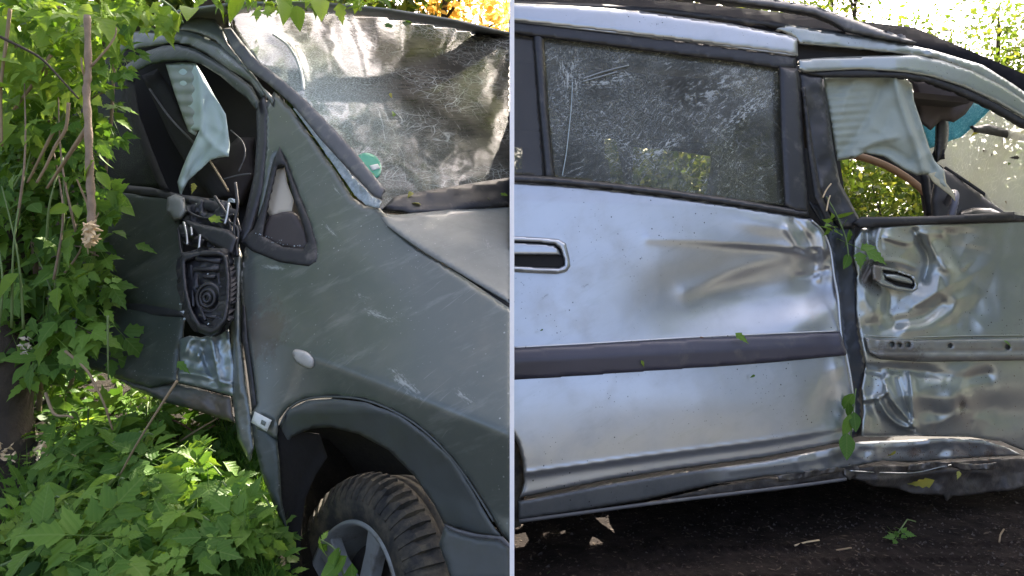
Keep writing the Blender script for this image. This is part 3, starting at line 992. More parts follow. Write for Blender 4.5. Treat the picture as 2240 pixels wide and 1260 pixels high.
# dark cabin behind the frame
CAB = add(LSIDE, const(0.30))
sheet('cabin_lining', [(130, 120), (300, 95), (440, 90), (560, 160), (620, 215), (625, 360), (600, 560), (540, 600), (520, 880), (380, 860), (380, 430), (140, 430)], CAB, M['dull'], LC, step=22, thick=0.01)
sheet('centre_pillar', [(310, 165), (345, 150), (372, 190), (408, 270), (470, 360), (510, 430), (470, 440), (420, 380), (372, 300)], add(LSIDE, const(0.14)), M['dull'], LC, step=9, puff=(0.03, 20))
sheet('seat_back', [(400, 330), (470, 350), (520, 300), (556, 300), (560, 380), (530, 450), (420, 440)], add(LSIDE, const(0.24)), plain('brown grey seat cloth', (0.035, 0.028, 0.027), 0.9, var=0.3), LC, step=10, puff=(0.06, 40))
tube('pillar_highlight_trim', path3([(328, 195, d_(328, 195) + .07), (370, 255, d_(370, 255) + .07), (412, 300, d_(412, 300) + .07), (445, 335, d_(445, 335) + .11)]), 0.004, M['black'], LC)
tube('seat_belt', path3([(455, 345, d_(455, 345) + .03), (480, 385, d_(480, 385) + .02), (500, 418, d_(500, 418) + .02)]), 0.0035, M['twig'], LC)
tube('cable', path3([(505, 285, d_(505, 285) + .1), (530, 310, d_(530, 310) + .1), (536, 340, d_(536, 340) + .1), (522, 375, d_(522, 375) + .1)]), 0.0025, M['grey_trim'], LC)
tube('cable', path3([(490, 392, d_(490, 392) + .06), (520, 384, d_(520, 384) + .06), (548, 380, d_(548, 380) + .06)]), 0.0028, M['grey_trim'], LC)
# ---- hanging airbag
AIRB = add(LSIDE, const(0.015))
ab = sheet('curtain_airbag', [(362, 140), (395, 136), (428, 138), (445, 165), (470, 210), (494, 250), (499, 285), (503, 318), (500, 343), (482, 345), (460, 350), (428, 380), (412, 395), (402, 415), (394, 428), (388, 398), (398, 370), (408, 345), (424, 312), (436, 285), (414, 286), (402, 255), (385, 205)],
           add(AIRB, ridge([(432, 150), (440, 220), (440, 285), (415, 350), (397, 405)], 12, -0.03), ridge([(470, 220), (485, 290), (450, 335), (410, 390)], 8, 0.016), ridge([(440, 285), (470, 320), (498, 338)], 9, -0.016),
               foil(350, 510, 130, 440, 24, 0.010, 21, None, 3)), M['fabric_blue'], LC, step=5, thick=0.002, puff=(0.01, 8), label='limp pale blue curtain airbag hanging out of the window')
sheet('airbag_lining', [(362, 140), (430, 140), (440, 200), (440, 270), (428, 296), (412, 288), (400, 255), (382, 205)], add(AIRB, lambda x, y: 0.0 - 0.012 * np.clip((438 - x) / 20, 0, 1) + 0.006 * np.sin(y / 4.0) - 0.004 * np.sin(x / 5.0)), M['fabric_grey'], LC, step=5, thick=0.002, puff=(0.008, 8))

# ---- broken door mirror
MIR = bpy.data.objects.new('door_mirror', None)
COL.objects.link(MIR)
MIR.parent = LC
MIR.location = at(450, 640, 1.65) - Vector(LC.location)
MIR['label'] = 'broken black door mirror hanging with its glass gone'
MD = add(LSIDE, const(-0.075))
shell = [(390, 570), (398, 552), (430, 548), (480, 545), (500, 560), (505, 610), (504, 660), (498, 700), (480, 728), (460, 737), (436, 728), (415, 700), (402, 660), (394, 620)]
sheet('mirror_shell', shell, MD, M['black'], MIR, step=6, thick=0.03, puff=(0.03, 14), holes=[[(408, 575), (440, 562), (485, 562), (492, 610), (490, 660), (482, 695), (462, 712), (440, 706), (424, 680), (412, 630)]])
sheet('mirror_back', [(402, 566), (440, 556), (490, 556), (497, 640), (486, 704), (460, 720), (430, 704), (408, 650)], add(MD, lambda x, y: 0.012 + 0.008 * fbm(x, y, 14, 2)), M['black'], MIR, step=6, thick=0.01)
mc_ = at(457, 652, d_(457, 652) - 0.085)
for rr, zz in ((0.036, 0.0), (0.022, -0.006), (0.010, -0.010)):
    pts = [mc_ + Vector((math.cos(t) * rr, zz - 0.25 * math.cos(t) * rr, math.sin(t) * rr * 1.05)) for t in [2 * math.pi * k / 28 for k in range(28)]]
    tube('mirror_motor', pts, 0.005, M['black'], MIR, sides=6, closed=True)
for (x0, y0, x1, y1, r) in ((430, 566, 482, 572, .008), (425, 590, 478, 588, .007), (430, 600, 432, 630, .006), (478, 598, 484, 630, .006), (436, 690, 476, 694, .005), (418, 580, 424, 670, .004), (446, 606, 470, 606, .006), (440, 676, 450, 700, .004)):
    tube('mirror_bracket', [at(x0, y0, d_(x0, y0) - .088), at((x0 + x1) / 2, (y0 + y1) / 2, d_(x0, y0) - .09), at(x1, y1, d_(x1, y1) - .088)], r, M['black'], MIR, sides=6)
# torn hinge, wires and the shelf above the mirror
sheet('torn_cover', [(398, 478), (440, 490), (500, 502), (520, 520), (508, 560), (490, 548), (440, 520), (412, 496)], add(LSIDE, const(-0.05)), M['black'], LC, step=6, puff=(0.012, 8))
for i, pts in enumerate((((402, 486), (408, 510), (410, 535)), ((418, 498), (420, 515)), ((438, 514), (435, 545)), ((395, 575), (400, 600), (402, 625)), ((500, 445), (497, 470), (492, 490)))):
    tube('torn_metal', path3([(x, y, d_(x, y) - 0.07) for x, y in pts]), [0.004 if i != 3 else 0.006] * (6 * (len(pts) - 1) + 1), M['metal'], LC, sides=5)
for pts in (((390, 500), (400, 560), (430, 570), (470, 540)), ((470, 430), (500, 480), (510, 540), (505, 600)), ((480, 480), (520, 500), (512, 560)), ((380, 440), (410, 462), (450, 478), (510, 470)), ((515, 400), (520, 450), (512, 500), (520, 560))):
    tube('cable', path3([(x, y, d_(x, y) - 0.03) for x, y in pts]), 0.0045, M['black'], LC, sides=6)
sheet('mangled_trim', [(372, 424), (420, 428), (500, 440), (528, 500), (510, 560), (440, 545), (400, 530), (380, 470)], add(LSIDE, lambda x, y: 0.01 + 0.03 * fbm(x, y, 22, 3)), M['black'], LC, step=5, thick=0.004)
sheet('door_skin_curl', [(366, 432), (384, 424), (404, 432), (410, 462), (398, 480), (380, 484), (364, 462)], add(LSIDE, const(-0.045)), M['hood'], LC, step=6, puff=(0.03, 18), label='curled grey door skin beside the airbag tip')
for (x, y, r) in ((396, 664, .005), (399, 682, .006), (403, 698, .004), (454, 708, .004), (455, 600, .003), (507, 440, .012), (430, 446, .004)):
    c = at(x, y, d_(x, y) - 0.11)
    V = [c + Vector((random.uniform(-1, 1), random.uniform(-1, 1), random.uniform(-1, 1))).normalized() * r for _ in range(6)]
    bmx = bmesh.new()
    for v in V:
        bmx.verts.new(v)
    bmesh.ops.convex_hull(bmx, input=bmx.verts)
    me = bpy.data.meshes.new('glass_crumb')
    bmx.to_mesh(me)
    bmx.free()
    link('glass_crumb', me, M['bluegrit'], LC)

# ================================================================== SILVER CAR (right)
def RD0(x):
    return 1.7 / (1 - 0.2493 * (x - 1120) / F)


def RSIDE(x, y):
    d = RD0(x)
    z = EYE + (630 - y) / F * d
    up = np.maximum(0, z - 0.985)
    lo = np.maximum(0, 0.36 - z)
    return d + 0.20 * up + 0.10 * up * up + 0.20 * lo * lo - 0.034 * np.exp(-((z - 0.44) / 0.34) ** 2) + (0.10 * (np.minimum(z, 1.0) - 0.6) + 0.08 * (np.minimum(z, 0.62) - 0.62)) * (1 - 0.75 * np.clip((np.asarray(x) - 1840) / 120, 0, 1))


r_ = lambda px, py: float(RSIDE(np.array([px], float), np.array([py], float))[0])
SIL = (0.47, 0.49, 0.52)
smarks = [(P3(1280, 625, r_(1280, 625)), (.05, .1, .012), (0.12, 0.12, 0.12), 4.0, (0, -0.5, 0), .74),
          (P3(1190, 650, r_(1190, 650)), (.06, .1, .012), (0.12, 0.12, 0.12), 4.0, (0, -0.7, 0), .74),
          (P3(1780, 690, r_(1780, 690)), (.10, .2, .05), (0.52, 0.48, 0.46), 2.5, (0, -0.4, 0), .70)]
M['silver'] = paint('silver car paint', SIL, 0.30, 0.72, smarks, 0.75, (0.06, 0.065, 0.07), coat=0.6)
fmarks = [(P3(1905, 600, r_(1905, 600)), (.03, .2, .06), (0.10, 0.06, 0.035), 3, (0, .5, 0), .5),
          (P3(1890, 545, r_(1890, 545)), (.03, .2, .05), (0.16, 0.15, 0.13), 3, (0, .5, 0), .5),
          (P3(2100, 890, r_(2100, 890)), (.03, .2, .05), (0.08, 0.05, 0.03), 4, (0, 0, 0), .6),
          (P3(2050, 680, r_(2050, 680)), (.14, .2, .05), (0.36, 0.34, 0.24), 2, (0, -.4, 0), .75)]  # this mark paints the tan light on the folded facet
M['silver_door'] = paint('scraped silver door paint', (0.36, 0.385, 0.37), 0.30, 0.72, fmarks, 1.0, (0.06, 0.05, 0.04), coat=0.6)

RC = thing('people_carrier', 'silver people carrier with crumpled front door and crazed rear window', 'car', tuple(at(1700, 1200, 1.95)))
rd_out = [(1116, 396), (1200, 401), (1300, 410), (1450, 427), (1600, 448), (1735, 470), (1775, 478), (1805, 510), (1820, 545), (1826, 590), (1834, 640), (1838, 700), (1841, 740),
          (1852, 775), (1862, 830), (1868, 885), (1866, 925), (1858, 962), (1840, 968), (1675, 1000), (1470, 1028), (1320, 1052), (1137, 1089),
          (1146, 1055), (1143, 1010), (1134, 975), (1116, 940)]


def soft_step(pts, w, amp, side=1):
    """surface tips over along a line: amp metres deeper on one side, fading over w pixels"""
    pts = curve(pts, False, 5)

    def f(x, y):
        best, sg = None, None
        for (x0, y0), (x1, y1) in zip(pts[:-1], pts[1:]):
            dx, dy = x1 - x0, y1 - y0
            L = math.hypot(dx, dy)
            t = np.clip(((x - x0) * dx + (y - y0) * dy) / L / L, 0, 1)
            d = np.hypot(x - x0 - t * dx, y - y0 - t * dy)
            s = np.sign(dx * (y - y0) - dy * (x - x0))
            if best is None:
                best, sg = d, s
            else:
                m = d < best
                sg = np.where(m, s, sg)
                best = np.minimum(best, d)
        q = best * sg * side
        return amp * np.where(q > 0, np.exp(-q / w) * (1 - np.exp(-q / 6.0)), 0)
    return f


RDOOR = add(RSIDE,
            gauss(1640, 640, 200, 78, 0.054, -8), gauss(1790, 630, 50, 60, 0.020),
            ridge([(1420, 520), (1600, 532), (1720, 541), (1790, 545)], 16, -0.005), (lambda g: (lambda x, y: g(x, y) * np.clip((x - 1440) / 330, 0, 1)))(soft_step([(1300, 512), (1440, 522), (1600, 533), (1760, 545)], 85, 0.022, 1)),
            ridge([(1500, 640), (1600, 596), (1690, 566), (1750, 546)], 26, -0.009),
            gauss(1760, 700, 70, 34, -0.016, -25), gauss(1700, 495, 90, 22, -0.010, 10),
            ridge([(1720, 500), (1740, 530), (1765, 552), (1800, 556)], 6, -0.014), ridge([(1735, 482), (1762, 512), (1775, 540)], 7, 0.014), ridge([(1795, 500), (1800, 560), (1790, 610)], 7, -0.012),
            gauss(1785, 580, 18, 26, 0.016), ridge([(1745, 605), (1780, 600), (1808, 590)], 5, 0.010),
            gauss(1830, 900, 46, 60, 0.022), gauss(1560, 870, 300, 90, -0.006),
            ridge([(1140, 1036), (1400, 1000), (1675, 964), (1860, 932)], 4, -0.0035), soft_step([(1140, 1037), (1400, 1001), (1675, 965), (1860, 933)], 90, 0.011, 1),
            foil(1690, 1850, 470, 620, 34, 0.0085, 3, lambda x, y: np.clip((x - 1700) / 60, 0, 1) * np.clip((630 - y) / 40, 0, 1), 3.0),
            foil(1780, 1880, 600, 960, 40, 0.006, 4, lambda x, y: np.clip((x - 1790) / 40, 0, 1), 3.0),
            lambda x, y: 0.0005 * fbm(x, y, 90, 21))
rd = sheet('rear_door', rd_out, RDOOR, M['silver'], RC, step=6, thick=0.004, puff=(0.007, 8), label='silver rear door with a long sweeping dent')
# rubbing strip: two facets
ml_top = [(1116, 763), (1300, 753), (1500, 741), (1700, 732), (1838, 726)]
ml_mid = [(1848, 752), (1700, 762), (1500, 772), (1300, 783), (1116, 790)]
sheet('rubbing_strip', ml_top + [(1846, 750), (1853, 777), (1700, 792), (1500, 808), (1300, 822), (1116, 833)],
      add(RSIDE, lambda x, y: -0.020 + 0.00055 * np.abs(y - (790 - (x - 1116) * 0.052)) * 0.6, gauss(1815, 755, 30, 40, 0.006)), M['moulding'], rd, step=7, thick=0.012, puff=(0.007, 6))
tube('strip_lip', path3([(x, y - 2, r_(x, y) - 0.006) for x, y in ml_top]), 0.0028, M['silver'], rd, sides=5)
# handle
hb = [(1116, 516), (1180, 519), (1222, 523), (1238, 532), (1245, 560), (1248, 582), (1240, 594), (1222, 598), (1170, 596), (1116, 593)]
hi_ = [(1116, 528), (1180, 531), (1214, 535), (1226, 545), (1234, 570), (1234, 580), (1222, 586), (1170, 584), (1116, 580)]
H = sheet('door_handle', hb, add(RSIDE, const(-0.014)), M['silver'], rd, step=4, thick=0.014, puff=(0.009, 6), holes=[hi_])
sheet('handle_cup', [(1116, 524), (1220, 530), (1240, 580), (1222, 590), (1116, 586)], add(RSIDE, const(-0.0095)), M['dull'], H, step=8, thick=0.004)
sheet('handle_grip', [(1116, 530), (1180, 533), (1212, 537), (1222, 547), (1226, 558), (1116, 557)], add(RSIDE, const(-0.016)), M['silver'], H, step=4, thick=0.006, puff=(0.005, 6))
# windows
BELT = [(1116, 382), (1200, 386), (1300, 396), (1450, 413), (1600, 434), (1735, 457), (1768, 462), (1772, 474), (1735, 470), (1600, 449), (1450, 428), (1300, 411), (1200, 402), (1116, 398)]
sheet('belt_trim', BELT, add(RSIDE, const(-0.012)), M['black'], rd, step=7, thick=0.012, puff=(0.005, 5))
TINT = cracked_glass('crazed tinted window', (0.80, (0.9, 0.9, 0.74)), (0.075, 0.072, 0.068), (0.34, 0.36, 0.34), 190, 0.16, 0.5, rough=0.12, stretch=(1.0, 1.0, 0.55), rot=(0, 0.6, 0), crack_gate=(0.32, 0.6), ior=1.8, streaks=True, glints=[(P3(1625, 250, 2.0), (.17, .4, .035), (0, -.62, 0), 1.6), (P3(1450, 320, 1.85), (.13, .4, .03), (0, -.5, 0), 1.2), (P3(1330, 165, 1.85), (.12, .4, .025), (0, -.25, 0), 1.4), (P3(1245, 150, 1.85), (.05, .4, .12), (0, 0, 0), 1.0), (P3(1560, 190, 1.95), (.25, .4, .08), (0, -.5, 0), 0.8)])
gl = sheet('rear_window', [(1188, 72), (1300, 84), (1450, 104), (1600, 122), (1702, 138), (1708, 240), (1716, 448), (1600, 438), (1450, 416), (1300, 398), (1212, 388), (1198, 240)],
           add(RSIDE, lambda x, y: 0.012 + 0.002 * fbm(x, y, 70, 31)), TINT, rd, step=9, thick=0.004)
tube('crack', path3([(x, y, r_(x, y) + 0.004) for x, y in ((1252, 180), (1250, 230), (1244, 290), (1238, 340), (1230, 384))]), [0.0013] * 25, M['bluegrit'], gl, sides=5)
for pts in (((1275, 172), (1310, 160), (1345, 150), (1375, 143)), ((1275, 178), (1312, 168), (1350, 157))):  # pale pair modelled in place of a reflection on the glass
    tube('crack', path3([(x, y, r_(x, y) + 0.006) for x, y in pts]), 0.0018, plain('pale reflection on glass', (0.3, 0.33, 0.36), 0.4), gl, sides=5)
TINT2 = cracked_glass('tinted quarter glass', (0.45, (0.6, 0.6, 0.55)), (0.075, 0.07, 0.068), (0.3, 0.3, 0.3), 50, 0.03, 0.1, rough=0.06)
sheet('quarter_window', [(1116, 60), (1172, 68), (1184, 240), (1194, 388), (1116, 384)], add(RSIDE, const(0.012)), TINT2, rd, step=10, thick=0.004)
sheet('window_bar', [(1166, 66), (1188, 68), (1198, 240), (1214, 392), (1194, 390), (1180, 240)], add(RSIDE, const(0.002)), M['black'], rd, step=7, thick=0.01, puff=(0.006, 6))
sheet('window_frame', [(1116, 40), (1300, 62), (1500, 88), (1650, 108), (1742, 122), (1742, 150), (1700, 150), (1600, 134), (1450, 116), (1300, 96), (1188, 82), (1116, 72)], add(RSIDE, const(-0.002)), M['black'], rd, step=8, thick=0.01, puff=(0.006, 6))
tube('frame_bright_edge', path3([(x, y, r_(x, y) - 0.010) for x, y in ((1118, 45), (1300, 66), (1500, 89), (1650, 109), (1738, 121))]), 0.0035, M['silver'], rd, sides=6)
sheet('door_pillar_trim', [(1704, 145), (1744, 150), (1750, 170), (1758, 300), (1770, 440), (1772, 466), (1735, 462), (1716, 450), (1708, 300)], add(RSIDE, const(-0.008)), M['black'], rd, step=8, thick=0.012, puff=(0.008, 7))
sheet('upper_frame', [(1116, 6), (1250, 12), (1400, 24), (1600, 52), (1722, 76), (1744, 84), (1746, 122), (1660, 110), (1500, 90), (1300, 66), (1116, 46)], add(RSIDE, const(-0.012)), M['silver'], rd, step=6, thick=0.012, puff=(0.009, 13))
# centre post and gap
sheet('centre_post', [(1746, 158), (1800, 166), (1812, 235), (1824, 330), (1838, 400), (1860, 440), (1884, 486), (1864, 500), (1838, 500), (1815, 470), (1790, 420), (1770, 330), (1758, 250)],
      add(RSIDE, lambda x, y: 0.012 + 0.006 * fbm(x, y, 45, 6)), M['black'], RC, step=7, thick=0.03, puff=(0.012, 10), label='bent black post between the doors')
sheet('post_seal', [(1754, 190), (1762, 190), (1776, 300), (1796, 420), (1826, 500), (1816, 505), (1780, 430), (1766, 330)], add(RSIDE, const(-0.012)), M['rubber'], RC, step=6, thick=0.01, puff=(0.008, 4))
sheet('door_gap', [(1770, 440), (1830, 470), (1870, 500), (1868, 560), (1876, 640), (1880, 720), (1892, 790), (1884, 860), (1890, 950), (1850, 962), (1866, 900), (1852, 790), (1838, 700), (1828, 600), (1810, 510)],
      add(RSIDE, lambda x, y: 0.018 + 0.006 * fbm(x, y, 40, 5)), plain('blue black door gap', (0.022, 0.026, 0.036), 0.35, var=0.3), RC, step=8, thick=0.006)
# torn flange along the rear door's front edge
tube('door_flange', path3([(x, y, r_(x, y) - 0.008) for x, y in ((1775, 482), (1800, 506), (1816, 545), (1824, 600), (1833, 650), (1837, 700), (1842, 745), (1852, 780), (1862, 835), (1868, 890), (1864, 945))], 5), 0.0035, M['silver'], rd, sides=6)

# front door
fd_out = [(1884, 500), (1930, 494), (1990, 490), (2100, 486), (2250, 480), (2420, 474), (2420, 1000), (2300, 1000), (2235, 984), (2190, 966), (2120, 956), (2000, 954), (1900, 956), (1884, 954),
          (1888, 900), (1884, 850), (1893, 800), (1888, 770), (1880, 730), (1872, 680), (1872, 630), (1876, 600), (1866, 560), (1868, 525)]


fgate = lambda x, y: np.clip((2190 - x) / 110, 0, 1) * np.clip((y - 492) / 20, 0.2, 1) * np.clip((np.abs(y - 765) - 26) / 30, 0.12, 1)
fgate2 = lambda x, y: np.clip((2200 - x) / 120, 0, 1) * np.where(y > 780, 0.7, 1.0) * np.clip((np.abs(y - 765) - 26) / 30, 0.2, 1)
crush1 = foil(1860, 2200, 480, 960, 66, 0.027, 5, fgate, 2.5)
crush2 = foil(1860, 2210, 480, 960, 32, 0.0075, 8, fgate2, 2.0)
FDOOR = add(RSIDE, crush1, crush2, lambda x, y: 0.012 * np.clip((1990 - x) / 120, 0, 1) ** 1.5,
            ridge([(1896, 497), (1898, 530), (1905, 560), (1885, 610)], 8, 0.022), ridge([(1925, 500), (1918, 540), (1930, 560)], 7, -0.012),
            ridge([(2000, 505), (2014, 535), (2030, 566), (2022, 610)], 9, 0.026), ridge([(1940, 520), (1990, 530), (2012, 512), (2060, 512)], 8, -0.014), ridge([(2030, 520), (2050, 560), (2070, 585)], 14, -0.018),
            gauss(1955, 612, 60, 40, 0.018, 10), ridge([(1910, 570), (1960, 572), (2000, 585)], 7, -0.012),
            ridge([(1980, 724), (2030, 712), (2075, 690), (2092, 655)], 16, -0.012), ridge([(1960, 705), (2020, 692), (2060, 660)], 16, 0.020),
            gauss(1915, 680, 22, 34, -0.022, 20), gauss(1940, 665, 14, 26, 0.018), gauss(1890, 650, 16, 26, -0.016),
            gauss(2150, 600, 90, 110, 0.010), ridge([(2090, 560), (2130, 640), (2120, 720)], 40, 0.010),
            ridge([(1932, 830), (1948, 870), (1975, 905), (2000, 934)], 6, -0.024), ridge([(1920, 872), (1938, 905), (1965, 928), (2000, 938)], 7, -0.018), ridge([(1990, 820), (1996, 870), (1997, 925)], 6, -0.020),
            ridge([(1964, 830), (1980, 880), (1992, 915)], 7, 0.018), ridge([(1900, 812), (1925, 818), (1935, 840)], 7, 0.016), gauss(1908, 880, 16, 60, 0.014),
            ridge([(1890, 875), (1925, 868), (1938, 858)], 5, -0.012),
            gauss(2040, 900, 40, 20, 0.012, 10), gauss(2085, 880, 30, 40, -0.016), ridge([(2040, 925), (2080, 912), (2110, 890), (2105, 850)], 14, -0.008), gauss(2105, 890, 12, 14, 0.016), gauss(2180, 900, 90, 40, 0.016),
            ridge([(1890, 805), (2000, 812), (2100, 825), (2160, 818)], 14, 0.014))
fd = sheet('front_door', fd_out, FDOOR, M['silver_door'], RC, step=4, thick=0.004, puff=(0.006, 7), label='crumpled front door with buckled skin')
brk = [(1892, 738), (1930, 742), (2010, 744), (2120, 742), (2250, 740), (2420, 740), (2420, 790), (2250, 788), (2120, 790), (2010, 792), (1925, 786), (1898, 768)]
hl = []
for (hx, hy, hr) in ((1951, 754, 5), (1968, 755, 3.5), (1986, 754, 5), (2078, 757, 4), (2204, 760, 5)):
    hl.append([(hx + hr * math.cos(t), hy + hr * math.sin(t)) for t in [2 * math.pi * k / 10 for k in range(10)]])
sb = sheet('strip_bracket', brk, add(RSIDE, lambda x, y: -0.016 + 0.003 * fbm(x, y, 22, 3) + 0.018 * np.clip((1990 - x) / 120, 0, 1) ** 1.5, ridge([(1900, 774), (2000, 778), (2250, 776)], 6, -0.007), ridge([(1900, 768), (2000, 770), (2250, 768)], 4, 0.006)),
      paint('scraped channel paint', (0.24, 0.24, 0.22), 0.42, 0.55, [(P3(1940, 770, 2.0), (.12, .3, .05), (0.10, 0.085, 0.07), 5, (0, 0, 0), .5)], 1.6), fd, step=5, thick=0.004, puff=(0.006, 5), holes=hl, label='bare channel with holes where the rubbing strip is missing')
tube('channel_lip', path3([(x, y, r_(x, y) - 0.006 + 0.018 * max(0, (1990 - x) / 120) ** 1.5) for x, y in ((1888, 732), (1930, 737), (2010, 738), (2120, 735), (2250, 734), (2418, 734))]), 0.003, M['silver_door'], fd, sides=5)
# handle of the front door, knocked askew
fh = [(1905, 583), (1912, 578), (1950, 586), (1985, 598), (2003, 605), (2009, 632), (1996, 640), (1960, 636), (1925, 625), (1908, 612)]
fhi = [(1932, 592), (1960, 595), (1992, 606), (2000, 622), (1996, 631), (1960, 624), (1938, 612)]
FH = sheet('door_handle', fh, add(RSIDE, const(-0.018)), M['silver_door'], fd, step=4, thick=0.012, puff=(0.010, 6), holes=[fhi], label='bent front door handle in a crushed bezel')
sheet('handle_cup', [(1926, 586), (1996, 602), (2006, 634), (1960, 632), (1932, 618)], add(RSIDE, const(-0.008)), M['dull'], FH, step=6, thick=0.004)
sheet('handle_grip', [(1935, 598), (1962, 600), (1990, 608), (1998, 617), (1996, 623), (1962, 616), (1938, 608)], add(RSIDE, const(-0.019)), M['silver_door'], FH, step=4, thick=0.01, puff=(0.008, 6))
sheet('window_ledge', [(1868, 486), (1884, 474), (1960, 474), (2060, 472), (2240, 462), (2420, 452), (2420, 480), (2240, 484), (2060, 490), (1930, 496), (1880, 500)], add(RSIDE, const(-0.012)), M['rubber'], fd, step=8, thick=0.02, puff=(0.005, 5))
# front door upper frame, roof side, pillar
sheet('upper_frame', [(1748, 130), (1800, 126), (1900, 122), (2000, 120), (2060, 132), (2130, 156), (2200, 192), (2260, 232), (2420, 350), (2420, 390), (2260, 268), (2180, 222), (2110, 190), (2040, 168), (1980, 158), (1880, 152), (1760, 158), (1748, 150)],
      add(RSIDE, const(-0.008)), M['silver_door'], fd, step=6, thick=0.02, puff=(0.005, 7))
sheet('frame_seal', [(1752, 156), (1880, 150), (1980, 157), (2040, 168), (2110, 192), (2180, 226), (2260, 272), (2420, 394), (2420, 410), (2250, 282), (2170, 236), (2100, 204), (2030, 178), (1960, 168), (1800, 168)], add(RSIDE, const(-0.002)), M['rubber'], fd, step=7, thick=0.02, puff=(0.004, 4))
sheet('roof_side', [(1700, 62), (1726, 54), (1800, 68), (1920, 84), (2035, 108), (2090, 124), (2150, 142), (2220, 186), (2420, 330), (2420, 362), (2260, 238), (2190, 190), (2120, 154), (2050, 128), (1980, 118), (1860, 106), (1750, 96), (1742, 84)],
      add(RSIDE, lambda x, y: -0.002 + 0.002 * fbm(x, y, 60, 3), ridge([(2030, 108), (2040, 122)], 6, -0.008)), M['silver_door'], RC, step=6, thick=0.012, puff=(0.005, 6))
sheet('roof_gap', [(1742, 84), (1800, 92), (1900, 104), (2060, 126), (2000, 130), (1900, 130), (1740, 140)], add(RSIDE, const(0.03)), M['dull'], RC, step=10, thick=0.01)
RTOP = lambda x, y: RSIDE(x, y) + 0.10 + 0.002 * np.clip(120 - y, 0, 200)
sheet('roof', [(1116, -40), (2000, 60), (2140, 118), (2260, 170), (2250, 205), (2160, 150), (2060, 118), (1900, 90), (1700, 66), (1500, 42), (1300, 20), (1116, 12)],
      lambda x, y: RSIDE(x, y) + 0.02 + 0.006 * np.clip((10 + (x - 1116) * 0.095) - y, 0, 200), plain('dark roof covering', (0.018, 0.018, 0.021), 0.95, spec=0.02), RC, step=12, thick=0.01)
sheet('roof_gutter', [(1116, 2), (1300, 8), (1450, 18), (1600, 36), (1740, 54), (1850, 70), (1850, 78), (1740, 64), (1600, 48), (1450, 30), (1300, 18), (1116, 10)], add(RSIDE, const(0.006)), M['rubber'], RC, step=8, thick=0.01, puff=(0.006, 4))
sheet('roof_rail', [(1380, -30), (1560, -14), (1690, -2), (1780, 12), (1832, 30), (1880, 47), (1930, 66), (2006, 92), (1980, 95), (1920, 85), (1850, 70), (1822, 52), (1780, 34), (1690, 19), (1560, 2), (1380, -14)],
      add(RSIDE, const(-0.004)), M['grey_trim'], RC, step=6, thick=0.03, puff=(0.022, 11))
# sill
sgate = lambda x, y: np.clip((x - 1700) / 160, 0, 1)
SILL = add(RSIDE, const(0.004), foil(1690, 2440, 950, 1110, 44, 0.022, 12, sgate, 2.0), foil(1690, 2440, 950, 1110, 20, 0.006, 13, sgate, 1.5))
sheet('sill', [(1134, 1096), (1320, 1060), (1470, 1036), (1675, 1008), (1830, 978), (1880, 966), (1960, 963), (2080, 958), (2150, 962), (2210, 982), (2235, 996), (2150, 1000), (2060, 1006), (1990, 1012), (1930, 1008), (1880, 1018), (1800, 1032), (1675, 1042), (1560, 1060), (1400, 1096), (1250, 1120), (1134, 1138)],
      add(SILL, ridge([(1880, 975), (1980, 975), (2100, 965), (2200, 975)], 8, -0.010), ridge([(1600, 1030), (1750, 1010), (1870, 985)], 9, -0.005)),
      paint('grimy sill paint', (0.34, 0.36, 0.37), 0.34, 0.65,
            [(P3(1300, 1095, 1.75), (.42, .6, .16), (0.035, 0.037, 0.04), 1.2, (0, -.2, 0), .16), (P3(1990, 985, 2.0), (.05, .3, .03), (0.12, 0.07, 0.04), 5, (0, 0, 0), .6),
             (P3(2140, 985, 2.1), (.05, .3, .03), (0.12, 0.07, 0.04), 5, (0, 0, 0), .6)], 1.2), RC, step=5, thick=0.006, puff=(0.006, 5), label='buckled sill grimy towards the rear wheel')
sheet('sill_skirt', [(1560, 1064), (1675, 1046), (1800, 1036), (1880, 1022), (1940, 1016), (2000, 1018), (2070, 1010), (2160, 1004), (2250, 1000), (2420, 1010), (2420, 1060), (2250, 1062), (2210, 1074), (2172, 1076), (2120, 1084), (2084, 1086), (2072, 1096), (2064, 1084), (2030, 1082), (1996, 1080), (1960, 1068), (1910, 1064), (1880, 1052), (1858, 1046), (1840, 1050), (1800, 1054), (1760, 1060), (1700, 1074), (1660, 1078), (1560, 1090), (1480, 1094), (1400, 1104)],
      add(SILL, lambda x, y: 0.02 + 0.010 * fbm(x, y, 40, 9), ridge([(1850, 1045), (1950, 1048), (2070, 1030), (2160, 1035)], 7, -0.014)), plain('torn mud caked skirt', (0.05, 0.042, 0.036), 0.6, var=0.5, scale=30, bmp=0.6, dust=(0.12, 0.10, 0.08), dust_amt=0.6), RC, step=5, thick=0.006, puff=(0.004, 4), label='torn brown lower skirt caked with mud')
for pts_ in ([(1850, 1018), (1868, 1010), (1880, 1024), (1872, 1044), (1858, 1050), (1846, 1036)], [(1990, 1018), (2046, 1010), (2078, 1012), (2070, 1024), (2020, 1032), (1986, 1030)], [(2080, 1010), (2140, 1016), (2180, 1012), (2176, 1026), (2110, 1030), (2084, 1022)], [(1700, 1040), (1780, 1028), (1842, 1020), (1846, 1030), (1780, 1042), (1704, 1054)]):
    sheet('torn_flap', pts_, add(SILL, lambda x, y: -0.004 + 0.010 * fbm(x, y, 18, 4)), M['torn'], RC, step=4, thick=0.002)
tube('skirt_edge', path3([(x, y, r_(x, y) - 0.004) for x, y in ((1136, 1140), (1300, 1118), (1450, 1098), (1600, 1080), (1750, 1062), (1850, 1048))]), 0.005, M['grey_trim'], RC, sides=6)
